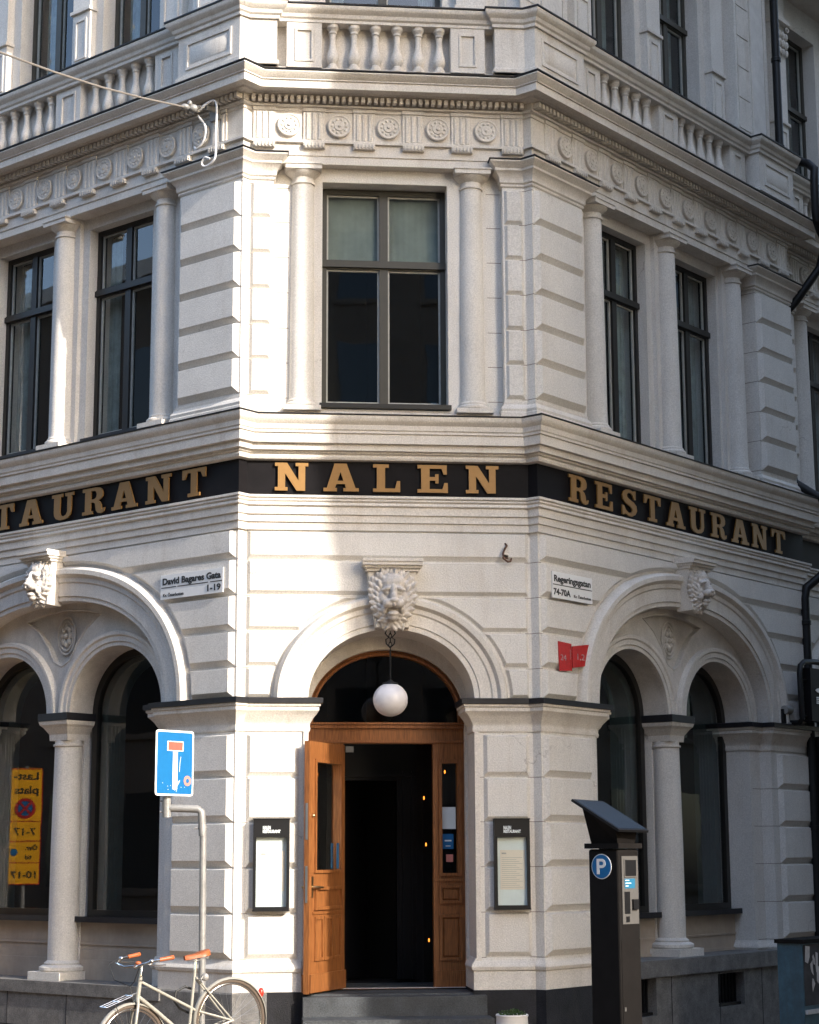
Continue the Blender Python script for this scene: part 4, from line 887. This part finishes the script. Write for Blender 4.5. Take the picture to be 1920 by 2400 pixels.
for z in (12.2, 10.98, 8.4, 7.2, 4.7, 3.6, 2.2): c = FR(5.72 if z > 9 else 5.69, .02, z) if z > 6 else FR(5.57, .18, z); w_.lathe(V2(c), [(.06, z-.03), (.066, z-.025), (.066, z+.025), (.06, z+.03)], 12)
w_.build('collar', 'black', t)
# spot lamp on impost
t = thing('spot_lamp', FR(4.98, .17, 3.43), 'small grey spot lamp standing on the right impost by the big arch', 'lamp')
c = FR(4.98, .17, 0); w_ = MB().lathe(V2(c), [(.06, 3.426), (.06, 3.44), (.02, 3.45), (.015, 3.52), (.02, 3.53)], 14); w_.build('stand', 'galv', t)
a = FR(4.88, .20, 3.59); b = FR(5.10, .16, 3.60); MB().tube([a, a+(b-a)*.15, b-(b-a)*.1, b], [.05, .055, .055, .045], 16).build('lamp_head', 'galv', t)
# projecting black sign with knife and fork
t = thing('projecting_sign', FR(4.760, .5, 3.9), 'black projecting sign with white knife and fork on a tube bracket at the right edge', 'sign')
HS = FR.sub(5.46, .1); HS = Fr((HS.o.x, HS.o.y), (S, -S), (-S, -S))    # u outwards from the wall, faces the corner
HB = frame(HS.o.x+.35*S, HS.o.y-.35*S, 0)
w_ = MB(); w_.tube([FR(5.060, .12, 3.44), FR(5.060, .30, 3.44), FR(5.020, .36, 3.48), FR(5.000, .36, 4.02), FR(5.030, .36, 4.12), FR(5.120, .36, 4.17), FR(5.360, .36, 4.19), FR(6.360, .36, 4.20)], .035, 10)
w_.tube([FR(5.000, .36, 3.95), FR(5.210, .36, 3.95)], .014, 6); w_.tube([FR(5.020, .36, 3.52), FR(5.210, .36, 3.52)], .014, 6); w_.box(FR, 4.86, 5.02, .13, .2, 3.43, 3.60)
w_.build('bracket', 'black', t)
MB().box(FR, 5.16, 6.2, .30, .42, 3.46, 4.10).build('sign_box', 'band', t)
w_ = MB()
w_.plate(FR, [(5.260, 3.835), (5.300, 3.855), (5.380, 3.868), (5.860, 3.868), (5.860, 3.80), (5.380, 3.80), (5.300, 3.815)], [], .424, .43)
fk = [(5.280, 3.755), (5.460, 3.765), (5.860, 3.745), (5.860, 3.69), (5.460, 3.67), (5.280, 3.675), (5.280, 3.690), (5.420, 3.692), (5.420, 3.700), (5.280, 3.700), (5.280, 3.712), (5.420, 3.712), (5.420, 3.720), (5.280, 3.722), (5.280, 3.734), (5.420, 3.734), (5.420, 3.742), (5.280, 3.742)]
w_.plate(FR, fk, [], .424, .43); w_.build('knife_and_fork', 'white', t)
t = thing('display_board', FR(5.9, .2, 1), 'tall black display board with a small yellow sticker at the far right', 'display board')
MB().box(FR, 5.60, 6.4, .12, .27, .85, 3.30).build('board', 'band', t); MB().box(FR, 5.68, 5.76, .271, .274, 2.98, 3.07).build('sticker', 'lime', t)
# ------------------------------------------------------------------ street furniture
t = thing('road_sign', (-1.73, -.93, .1), 'blue no-through-road sign with red bar, scratched, on a cranked grey pole', 'road sign')
p = MB(); p.tube([(-1.73, -.93, -.3), (-1.75, -.93, 2.18)], .032, 14); p.build('pole', 'galv', t)
p = MB(); p.tube([(-1.755, -.93, 2.08), (-1.765, -.93, 2.26), (-1.77, -.93, 2.30), (-1.80, -.93, 2.325), (-2.06, -.90, 2.335)], .036, 14); p.tube([(-2.085, -.90, 2.25), (-2.09, -.90, 2.44)], .042, 14)
p.tube([(-1.83, -.93, 2.15), (-1.71, -.93, 2.15)], .01, 6); p.tube([(-2.15, -.9, 2.30), (-2.05, -.9, 2.30)], .01, 6); p.tube([(-2.15, -.9, 2.40), (-2.05, -.9, 2.40)], .01, 6); p.tube([(-2.09, -.90, 2.40), (-2.06, -.915, 2.52)], .03, 10)
p.build('arm', 'galv', t)
SG = frame(-2.195, -1.10, math.atan2(.67, .74))
def rr(a, b, c, d, r, n=5):
    out = []
    for cx, cy, t0 in ((b-r, c+r, -90), (b-r, d-r, 0), (a+r, d-r, 90), (a+r, c+r, 180)):
        for k in range(n+1): q = R_(t0+90*k/n); out.append((cx+r*math.cos(q), cy+r*math.sin(q)))
    return out
SW, SZ0, SZ1 = .46, 2.445, 3.045
MB().plate(SG, rr(0, SW, SZ0, SZ1, .03), [], 0, .006).build('sign_face', 'white', t)
MB().plate(SG, rr(.018, SW-.018, SZ0+.018, SZ1-.018, .02), [], .0062, .008).build('blue_field', 'blue', t)
MB().box(SG, .205, .262, .0085, .010, SZ0+.06, SZ1-.19).box(SG, .135, .330, .0085, .010, SZ1-.19, SZ1-.10).build('stem', 'white', t)
MB().box(SG, .145, .32, .0105, .012, SZ1-.183, SZ1-.107).build('red_bar', 'red', t)
q = MB()
for rr_, oo, mi in ((.045, .0085, 0), (.020, .010, 1)):
    q.cur = mi; q.plate(SG, [(.385+rr_*math.cos(k*.35), SZ0+.14+rr_*1.05*math.sin(k*.35)) for k in range(18)], [], oo, oo+.0015)
q.build('round_sticker', ['pink', 'blue'], t)
q = MB(); random.seed(3)
for k in range(8): x = .08+.27*random.random(); z = SZ0+.03+.10*random.random(); q.box(SG, x, x+.006, .0085, .0095, z, z+.006)
q.tube([SG(.30, .009, SZ1-.24), SG(.29, .009, SZ1-.30), SG(.285, .009, SZ1-.38)], .003, 4); q.tube([SG(.23, .010, SZ0+.05), SG(.27, .010, SZ0+.11), SG(.29, .010, SZ0+.14)], .006, 4)
q.build('scratches', 'white', t)
# parking meter
t = thing('parking_meter', (1.56, -3.5, 0), 'dark brown solar parking meter with blue P disc and silver payment panel', 'parking meter')
ma = R_(-46); MF = Fr((1.53, -3.765), (math.cos(R_(41)), math.sin(R_(41))), (math.sin(R_(41)), -math.cos(R_(41))))   # right face, u to the right/back
ML = Fr((1.53, -3.765), (-math.cos(R_(49)), math.sin(R_(49))), (-math.sin(R_(49)), -math.cos(R_(49))))               # left face
p = MB(); fa, fb_ = .27, .30
p.box(MF, 0, fa, -fb_, 0, -.6, 1.94); MB().box(MF, .015, fa-.015, .0005, .0025, .30, 1.24).build('service_door', 'meter', t); MB().box(MF, .03, .05, .003, .008, .70, .73).build('lock', 'silver', t); b_ = p.build('body', 'meter', t, 20)
md = b_.modifiers.new('b', 'BEVEL'); md.width = .02; md.segments = 3
MB().box(MF, -.02, fa+.02, -fb_-.02, .02, 1.945, 1.985).build('lid', 'meter', t)
p = MB(); c0 = [(.02, -fb_+.02), (fa-.02, -fb_+.02), (fa-.02, -.02), (.02, -.02)]
nk = [MF(a, b, 1.985) for a, b in c0]; 
# slanted solar panel: corners in world
s1 = [Vector((1.20, -3.60, 2.335)), Vector((1.50, -3.36, 2.325)), Vector((1.80, -3.68, 2.085)), Vector((1.51, -3.91, 2.09))]
nn_ = (s1[1]-s1[0]).cross(s1[2]-s1[0]).normalized(); nn_ = nn_ if nn_.z > 0 else -nn_
lo_ = [c-nn_*.02 for c in s1]
cen = sum(s1, Vector())/4
mid_ = [cen+(c-cen)*.72-nn_*.02 for c in s1]
order = [1, 2, 3, 0]
nk2 = [MF(.02, -fb_+.02, 1.985), MF(fa-.02, -fb_+.02, 1.985), MF(fa-.02, -.02, 1.985), MF(.02, -.02, 1.985)]
p.add(nk2+mid_, [(0, 1, 2, 3), (4, 5, 6, 7), (0, 1, 5, 4), (1, 2, 6, 5), (2, 3, 7, 6), (3, 0, 4, 7)]); p.build('neck', 'meter', t)
p = MB(); p.add(lo_+s1, [(0, 1, 2, 3), (4, 5, 6, 7), (0, 1, 5, 4), (1, 2, 6, 5), (2, 3, 7, 6), (3, 0, 4, 7)]); p.build('solar_frame', 'black', t)
p = MB(); ins = [cen+(c-cen)*.93+nn_*.001 for c in s1]; ins2 = [c+nn_*.002 for c in ins]; p.add(ins+ins2, [(0, 1, 2, 3), (4, 5, 6, 7), (0, 1, 5, 4), (1, 2, 6, 5), (2, 3, 7, 6), (3, 0, 4, 7)]); p.build('solar_panel', 'solar', t)
def circ(u, z, r, n=32): return [(u+r*math.cos(2*math.pi*k/n), z+r*math.sin(2*math.pi*k/n)) for k in range(n)]
MLm = Fr((ML.o.x, ML.o.y), (-ML.u.x, -ML.u.y), (ML.n.x, ML.n.y))
pc = -.165
MB().plate(MLm, circ(pc, 1.805, .098), [], .001, .004).build('disc_rim', 'white', t)
MB().plate(MLm, circ(pc, 1.805, .092), [], .0045, .006).build('parking_disc', 'blue', t)
q = MB(); q.box(MLm, pc-.045, pc-.019, .0065, .008, 1.745, 1.865)
arc = [(pc-.019, 1.865)]+[(pc+.008+.036*math.cos(a), 1.829+.036*math.sin(a)) for a in [R_(90-18*k) for k in range(11)]]+[(pc-.019, 1.793)]
arc2 = [(pc-.019, 1.815)]+[(pc+.006+.0145*math.cos(a), 1.8295+.0145*math.sin(a)) for a in [R_(-90+18*k) for k in range(11)]]+[(pc-.019, 1.844)]
q.plate(MLm, arc+arc2, [], .0065, .008); q.build('letter_p', 'white', t)
PS = MF; a0, a1, pz0, pz1 = .035, .245, 1.36, 1.885
pn = MB().box(PS, a0, a1, .001, .006, pz0, pz1).build('payment_panel', 'silver', t)
MB().box(PS, a0+.035, a1-.03, .007, .010, 1.73, 1.855).build('screen', 'black', pn)
q = MB(); q.plate(PS, [(a0+.025, 1.72), (a1-.02, 1.72), (a1-.02, 1.862), (a0+.025, 1.862)], [[(a0+.035, 1.73), (a1-.03, 1.73), (a1-.03, 1.855), (a0+.035, 1.855)]], .006, .012); q.build('screen_rim', 'silver', pn)
q = MB().box(PS, a0+.03, a1-.045, .007, .008, 1.635, 1.71); q.cur = 1
for k, ww in enumerate((.05, .075, .04)): q.box(PS, a0+.04, a0+.04+ww, .008, .0085, 1.695-k*.022, 1.700-k*.022)
q.build('instruction_label', ['cyan', 'paper'], pn)
MB().box(PS, a0+.025, a0+.095, .007, .009, 1.44, 1.61).build('ticket_tray', 'black', pn); MB().box(PS, a0+.04, a0+.085, .007, .009, 1.375, 1.42).build('coin_slot', 'black', pn); MB().box(PS, a0+.12, a1-.02, .007, .025, 1.47, 1.55).build('card_reader', 'black', pn)
# planter
t = thing('planter', (1.06, -1.20, -.03), 'round white plant pot with a small green bush right of the steps', 'planter')
p = MB().lathe((1.06, -1.20), [(.09, -.06), (.11, -.04), (.135, .2), (.145, .4), (.142, .455), (.15, .47), (.145, .48), (.13, .475), (.125, .44), (.10, .43)], 28); p.build('pot', 'pot', t, 40)
MB().lathe((1.06, -1.20), [(.01, .44), (.125, .44), (.125, .45), (.01, .455)], 16).build('soil', 'soil', t)
p = MB(); random.seed(5)
for k in range(420):
    a = random.random()*6.28; r = .125*math.sqrt(random.random()); z = .455+.075*random.random()*(1-.5*r/.13); c = Vector((1.06+r*math.cos(a), -1.20+r*math.sin(a), z))
    d = Vector((random.gauss(0, 1), random.gauss(0, 1), random.gauss(.6, .6))).normalized()*.018; e = d.cross(Vector((random.random(), random.random(), .3))).normalized()*.007
    p.add([c, c+d*.5+e, c+d, c+d*.5-e], [(0, 1, 2, 3)])
p.build('foliage', 'leaf', t)
# utility cabinet
t = thing('utility_cabinet', (4.3, .1, -.2), 'weathered teal street cabinet with torn posters at the bottom right edge', 'utility cabinet')
CB = Fr((4.08, -.22), (S, S), (S, -S))
MB().box(CB, 0, 1.3, -.27, 0, -.6, 1.03).build('body', 'tealpaint', t)
MB().box(CB, -.02, 1.32, -.29, .02, 1.031, 1.07).build('lid', 'meter', t)
MB().box(CB, .02, 1.28, .001, .004, .44, 1.02).build('poster', 'poster', t)
q = MB(); random.seed(11)
for k in range(16):
    x = .08+.5*random.random(); z = .55+.35*random.random(); P = []
    for j in range(7): a_ = 2*math.pi*j/7; r = .02+.05*random.random(); P.append((x+r*math.cos(a_)*.8, z+r*1.6*math.sin(a_)))
    q.plate(CB, P, [], .0045+k*.0003, .005+k*.0003)
q.plate(CB, [(.03, .86), (.09, .84), (.13, .90), (.14, 1.0), (.05, 1.01)], [], .012, .0125); q.build('torn_paper', 'posterw', t)
MB().box(CB, .02, 1.28, .001, .025, .36, .40).box(CB, .02, 1.28, .001, .012, .10, .13).build('ledge', 'posterw', t)
# loading place sign (seen only as a reflection in the left window)
t = thing('loading_sign', (-5.86, 3.155, 0), 'tall yellow loading bay sign plates on a pole, seen mirrored in the leftmost window', 'road sign')
LS = Fr((-5.86, 3.155), (.1, .995), (.995, -.1))
MB().tube([(-5.90, 3.16, -1), (-5.90, 3.16, 3.0)], .03, 10).build('pole', 'galv', t)
MB().box(LS, -.20, .20, 0, .006, 1.56, 2.97).build('yellow_plate', 'yellow', t)
q = MB()
for z in (1.56, 1.82, 2.08, 2.32, 2.955): q.box(LS, -.20, .20, .007, .009, z, z+.012)
for x in (-.20, .19): q.box(LS, x, x+.01, .007, .009, 1.56, 2.97)
q.plate(LS, circ(0, 2.48, .125), [circ(0, 2.48, .09)], .008, .011); q.plate(LS, [(-.09, 2.41), (-.07, 2.39), (.09, 2.55), (.07, 2.57)], [], .011, .013); q.plate(LS, [(.09, 2.41), (.07, 2.39), (-.09, 2.55), (-.07, 2.57)], [], .0135, .015)
q.build('red_lines', 'redpl', t)
MB().plate(LS, circ(0, 2.48, .092), [], .0075, .0079).plate(LS, circ(.12, 1.95, .045), [], .0075, .0079).build('blue_disc', 'blue', t)
q = MB(); text(q, LS, 'Last-', -.15, .008, 2.83, .13, .002, .003, width=.30); text(q, LS, 'plats', -.15, .008, 2.66, .13, .002, .003, width=.28); text(q, LS, '7-17', -.13, .008, 2.16, .12, .002, .002, width=.26); text(q, LS, 'Övr.', -.16, .008, 1.98, .08, .002, .002); text(q, LS, 'tid', -.10, .008, 1.87, .08, .002, .002); text(q, LS, '10-17', -.15, .008, 1.64, .12, .002, .002, width=.30)
q.build('lettering', 'ink', t)
# potted plant inside the window
t = thing('potted_plant', FL(1.95, -1.0, .9), 'dim potted plant in a terracotta pot behind the left arched window', 'plant')
c = FL(2.0, -1.0, 0); MB().lathe(V2(c), [(.10, 1.28), (.14, 1.5), (.15, 1.5), (.15, 1.54), (.12, 1.54)], 18).build('pot', 'terracotta', t)
p = MB(); random.seed(9)
for k in range(60):
    a = random.random()*6.28; L_ = .3+.45*random.random(); b = Vector((c.x, c.y, 1.53)); e = b+Vector((.22*math.cos(a)*random.random(), .22*math.sin(a)*random.random(), L_)); d = (e-b).cross(Vector((math.cos(a), math.sin(a), 0))).normalized()*.012
    m = (b+e)/2+Vector((0, 0, .04)); p.add([b, m+d, e, m-d], [(0, 1, 2, 3)])
p.build('foliage', 'leaf', t)
p = MB().box(FL, 1.2, 2.8, -1.3, -.75, .6, 1.279); p.build('interior_bench', 'room', B)
# orange reflection glints in the doorway, drawn as added glowing specks
for k, (x, y, z) in enumerate(((.565, 1.6, 2.50), (.585, 1.6, 2.01), (.60, 1.5, 1.02), (.745, 1.2, 2.76))):
    names = ('upper right', 'middle right', 'lowest right', 'sidelight')
    b_ = MB().ell((x, y, z), (.008, .008, .020), seg=8, rings=6).build('glowing_glint', 'glint', None, origin=(x, y, z))
    tag(b_, ('small added glowing orange glint high inside the doorway', 'small added glowing orange glint halfway up inside the doorway', 'small added glowing orange glint low inside the doorway', 'small added glowing orange glint behind the top of the sidelight')[k], 'glint', 'glints inside the doorway')
# ------------------------------------------------------------------ bicycle
t = thing('bicycle', (-1.9, -1.6, .05), 'cream city bicycle with orange grips and tan saddle leaning by the sign pole', 'bicycle')
RH = Vector((-1.483, -1.404, .477)); FH = Vector((-2.319, -1.874, .302))
fx = (FH-RH).normalized(); sideb = Vector((0, 0, 1)).cross(fx).normalized(); upb = fx.cross(sideb).normalized(); wb = (FH-RH).length
def bp(x, y, z): return RH+fx*x+sideb*y+upb*z
def wheel(cx, steer=0, ox=0):
    cst, sst = math.cos(steer), math.sin(steer)
    def wp(r, a, y=0): x = r*math.cos(a); return bp(cx+x*cst-y*sst, x*sst+y*cst, r*math.sin(a))
    n = 48
    w_ = MB().tube([wp(.335, 2*math.pi*k/n) for k in range(n)], .017, 10, True).build('wheel', 'rubber', t, 180)
    MB().tube([wp(.313, 2*math.pi*k/n) for k in range(n)], .012, 8, True).build('rim', 'chrome', w_, 180)
    s = MB()
    for k in range(28):
        a = 2*math.pi*k/28; s.tube([wp(.022, a+.9*(1 if k % 2 else -1), .028*(1 if k % 4 < 2 else -1)), wp(.308, a)], .0011, 4)
    s.tube([wp(0, 0, -.045), wp(0, 0, .045)], .018, 10); s.build('spokes', 'steel', w_)
    return wp
wr = wheel(0); wf = wheel(wb, .12)
n = 22
def fender(wp, a0, a1, name):
    vs = []; fs = []
    for i in range(n+1):
        a = R_(a0+(a1-a0)*i/n)
        for y, r in ((-.028, .352), (-.018, .365), (0, .370), (.018, .365), (.028, .352)): vs.append(wp(r, a, y))
    for i in range(n):
        for j in range(4): fs.append((i*5+j, i*5+j+1, (i+1)*5+j+1, (i+1)*5+j))
    q = MB(); q.add(vs, fs); return q.build(name, 'chrome' if False else 'bike', t, 60)
fender(wr, 5, 205, 'rear_mudguard'); fender(wf, 15, 165, 'front_mudguard')
ht, hb = bp(wb-.18, 0, .56), bp(wb-.13, 0, .40)
bb = bp(.43, 0, -.06); stt = bp(.27, 0, .50); 
fr_ = MB(); fr_.tube([hb+(ht-hb)*-.1, ht], .018, 12); fr_.tube([bb, stt], .014, 10); fr_.tube([hb, bp(wb-.28, 0, .24), bb], .017, 10); fr_.tube([ht+(hb-ht)*.25, bp(.32, 0, .16)], .013, 10)
fr_.tube([bp(.32, 0, .16), bp(.0, .05, .0)], .009, 8); fr_.tube([bp(.32, 0, .16), bp(.0, -.05, .0)], .009, 8)
for s_ in (1, -1): fr_.tube([bb, bp(.1, .05*s_, -.01), bp(0, .055*s_, 0)], .010, 8); fr_.tube([bp(.28, .02*s_, .44), bp(0, .055*s_, 0)], .008, 8)
fr_.build('frame', 'bike', t, 60)
fk_ = MB()
for s_ in (1, -1): fk_.tube([hb+(ht-hb)*-.1, bp(wb-.10, .045*s_, .34), bp(wb-.02, .052*s_, .1), bp(wb, .052*s_, 0)], [.016, .014, .011, .009], 8)
fk_.build('fork', 'bike', t, 60)
hbm = MB(); st0 = ht+(ht-hb).normalized()*.10
hbm.tube([ht, st0, st0+fx*.07], .011, 8)
S0 = st0+fx*.07
barp = []
for s_ in (-1, 1):
    c = [S0, S0+sideb*.10*s_+fx*.05, S0+sideb*.22*s_+fx*.06+upb*.03, S0+sideb*.29*s_-fx*.02+upb*.05, S0+sideb*.31*s_-fx*.17+upb*.045]
    barp.append(c); hbm.tube(c, .011, 8)
hbm.build('handlebar', 'chrome', t, 60)
for c in barp:
    d = (c[-1]-c[-2]).normalized(); MB().tube([c[-1]-d*.08, c[-1]+d*.005, c[-1]+d*.045, c[-1]+d*.05], [.017, .018, .019, .012], 12).build('grip', 'tan', t, 60)
lv = MB()
for i, c in enumerate(barp):
    q = c[-2]; d = (c[-1]-c[-2]).normalized(); lv.tube([q, q+fx*.03-upb*.02, q+d*.06-upb*.045, q+d*.12-upb*.05], .006, 6); lv.ell(q, (.02, .02, .02))
lv.build('brake_lever', 'chrome', t)
cb = MB()
for i, c in enumerate(barp): cb.tube([c[-2], c[-2]+fx*.12-upb*.02, c[-2]+fx*.14-upb*.15-sideb*.1*(1 if i else -1), hb+fx*.06+upb*.1, hb+fx*.05-upb*.05], .004, 6)
cb.build('brake_cable', 'blackrub', t)
MB().ell(S0+sideb*.07+upb*.03, (.028, .028, .018)).build('bell', 'tan', t)
sp_ = MB().tube([stt-(stt-bb)*.05, stt+(stt-bb).normalized()*.09], .012, 8).build('seat_post', 'chrome', t)
sv = []; SC = stt+(stt-bb).normalized()*.12
for i in range(13):
    a = i/12; x = -.12+.24*a; wd = .078*(1-a)**.8+.018 if a > .25 else .075*(.55+.45*math.sin(a/.25*math.pi/2)); hh = .014+.014*abs(math.cos(a*3.1))*(1 if a < .5 else .3)
    for j in range(9):
        q = math.pi*j/8; sv.append(SC+fx*x+sideb*wd*math.cos(q)+upb*(hh*math.sin(q)**.7+.006-(.02 if j in (0, 8) else 0)))
sfc = [(i*9+j, i*9+j+1, (i+1)*9+j+1, (i+1)*9+j) for i in range(12) for j in range(8)]+[tuple(range(9)), tuple(range(12*9, 13*9))]+[(i*9, i*9+8, (i+1)*9+8, (i+1)*9) for i in range(12)]
q = MB(); q.add(sv, sfc); q.build('saddle', 'tan', t, 60)
sg = MB()
for s_ in (1, -1): sg.tube([SC+fx*.10-upb*.02, SC+fx*.02+sideb*.03*s_-upb*.04, SC-fx*.09+sideb*.04*s_-upb*.03], .004, 6); sg.tube([SC-fx*.09+sideb*(.03*s_)-upb*.03+upb*.012*math.cos(k)+fx*.012*math.sin(k) for k in range(12)], .003, 5)
sg.build('saddle_spring', 'steel', t)
rk = MB()
for y in (-.065, -.0, .065): rk.tube([bp(wb-.05, y, .425), bp(wb+.20, y, .385)], .0035, 6)
for x, z in ((-.05, .425), (.08, .405), (.20, .385)): rk.tube([bp(wb+x, -.065, z), bp(wb+x, .065, z)], .0045, 6)
for s_ in (1, -1): rk.tube([bp(wb+.12, .06*s_, .395), bp(wb, .055*s_, .0)], .004, 6)
rk.tube([bp(wb-.05, 0, .425), hb+upb*.03], .005, 6); rk.build('front_rack', 'chrome', t)
ls = MB().tube([wr(.372, R_(150)), wr(.372, R_(150))+Vector((.001, 0, 0))], .01, 6)
RL = wr(.385, R_(155)); MB().ell(RL, (.026, .03, .042)).build('rear_light', 'redlens', t)
lk = MB(); LC = bp(.30, -.03, .23)
lk.tube([bp(.28+.0, -.06, .33), bp(.36, -.06, .37), bp(.45, -.06, .35), bp(.48, -.06, .27), bp(.44, -.06, .20), bp(.34, -.06, .13), bp(.24, -.06, .10)], .011, 8)
lk.build('bicycle_lock', 'blackrub', t)
cr = MB(); cr.tube([bb-sideb*.06, bb+sideb*.06], .022, 10); cr.tube([bb+sideb*.05*1, bb+sideb*.055+fx*.10+upb*.13], .008, 6); cr.tube([bb-sideb*.05, bb-sideb*.055-fx*.10-upb*.13], .008, 6)
cr.tube([bb+sideb*.05+Vector((0, 0, 0))+fx*.085*math.cos(k*.4)+upb*.085*math.sin(k*.4) for k in range(16)], .005, 6)
cr.build('crank', 'chrome', t)
MB().box(FW, 0, .001, 0, .001, 0, .001)
pd = MB()
for c in (bb+sideb*.10+fx*.10+upb*.13, bb-sideb*.10-fx*.10-upb*.13): pd.ell(c, (.045, .035, .012))
pd.build('pedal', 'blackrub', t)
MB().tube([bp(.05, .04, .0), bp(.05, .10, -.27), bp(.06, .13, -.35)], .007, 6).build('kickstand', 'steel', t)
MB().tube([bp(.29, .0, .42), bp(.26, .07, .42), bp(.24, .07, .44)], .006, 6).ell(bp(.22, .07, .43), (.035, .02, .035)).build('wheel_lock', 'galv', t)
# ------------------------------------------------------------------ ground and neighbouring buildings
def gz(x): 
    K = [(-60, -1.6), (-6, -.7), (-2.35, -.05), (-1.45, .13), (0, .0), (2, -.12), (4.5, -.25), (60, -.6)]
    for (a, za), (b, zb) in zip(K, K[1:]):
        if x <= b: return za+(zb-za)*(max(x, a)-a)/(b-a)
    return K[-1][1]
xs = [-400, -60, -20, -10, -6, -4, -3, -2.35, -1.9, -1.45, -.7, 0, 1, 2, 3, 4.5, 8, 15, 30, 60, 400]
g = MB(); ys = [-400, -60, -20, -8, -3, 0, 3, 10, 30, 400]
g.add([(x, y, gz(x)-.13) for x in xs for y in ys], [(i*len(ys)+j, (i+1)*len(ys)+j, (i+1)*len(ys)+j+1, i*len(ys)+j+1) for i in range(len(xs)-1) for j in range(len(ys)-1)])
tag(g.build('ground', 'asphalt'), kind='structure')
g = MB(); vs = []; fs = []
inner = [FL(UX, .0, 0), FL(0, .0, 0), FC(0, -.2, 0), FR(0, 0, 0), FR(UX, 0, 0)]; out_ = [FL(UX, 2.6, 0), FL(1.2, 2.6, 0), Vector((0, -3.9, 0)), FR(1.0, 3.4, 0), FR(UX, 3.4, 0)]
for i in range(len(inner)-1):
    for k in range(8):
        for e in range(2):
            s_ = (k+e)/8; a = inner[i].lerp(inner[i+1], s_); b = out_[i].lerp(out_[i+1], s_)
            for q in (a, a.lerp(b, .5), b): vs.append((q.x, q.y, gz(q.x)))
            vs.append((b.x, b.y, gz(b.x)-.2))
        n0 = len(vs)-8
        for j in range(3): fs.append((n0+j, n0+4+j, n0+5+j, n0+1+j))
g.add(vs, fs); tag(g.build('pavement', 'pave'), kind='structure')
def block(name, F, W, D, Hh, label, m, upper=None):
    t = thing(name, F(0, 0, 0), label, 'building')
    MB().box(F, 0, W, -D, 0, -2, Hh).build('wall', m, t)
    if upper: MB().box(F, -upper[1], W, -D, .25, upper[0], Hh-.01).build('oriel', m, t)
    MB().box(F, -.3-(upper[1] if upper else 0), W+.3, -D-.3, .5, Hh, Hh+.4).build('cornice', 'trim', t)
    w_ = MB(); tr = MB()
    for f in range(int((Hh-1)/3.4)):
        for k in range(int(W/2.6)):
            a = .8+k*2.6; z = 1.2+f*3.4; oo = .25 if upper and z > upper[0]-.2 else 0
            w_.box(F, a, a+1.2, oo, oo+.02, z, z+2.1); tr.box(F, a-.1, a+1.3, oo, oo+.06, z-.15, z-.001)
    w_.build('windows', 'darkglass', t); tr.build('window_sills', m, t)
K0 = Vector((7.93, -9.36))
block('opposite_building', Fr((K0.x, K0.y), (S, S), (-S, S)), 40, 16, 24, 'tall ochre building across the right street, outside the picture', 'render', upper=(12.4, .34))
block('opposite_building', Fr((14, -34), (-1, 0), (0, 1)), 44, 10, 24, 'tall brown building across the crossing behind the camera', 'brick')
block('opposite_building', Fr((-12.5, -9.5), (-S, S), (S, S)), 40, 10, 15, 'ochre building across the left street, outside the picture', 'brick')
q = FR(UX+.02, -.1, 0); block('neighbouring_building', Fr((q.x, q.y), (S, S), (S, -S)), 26, 9, 15, 'ochre building adjoining the restaurant along the right street, outside the picture', 'render')
q = FL(UX+26.02, -.1, 0); block('neighbouring_building', Fr((q.x, q.y), (S, -S), (-S, -S)), 26, 9, 15, 'brown building adjoining the restaurant along the left street, outside the picture', 'brick')
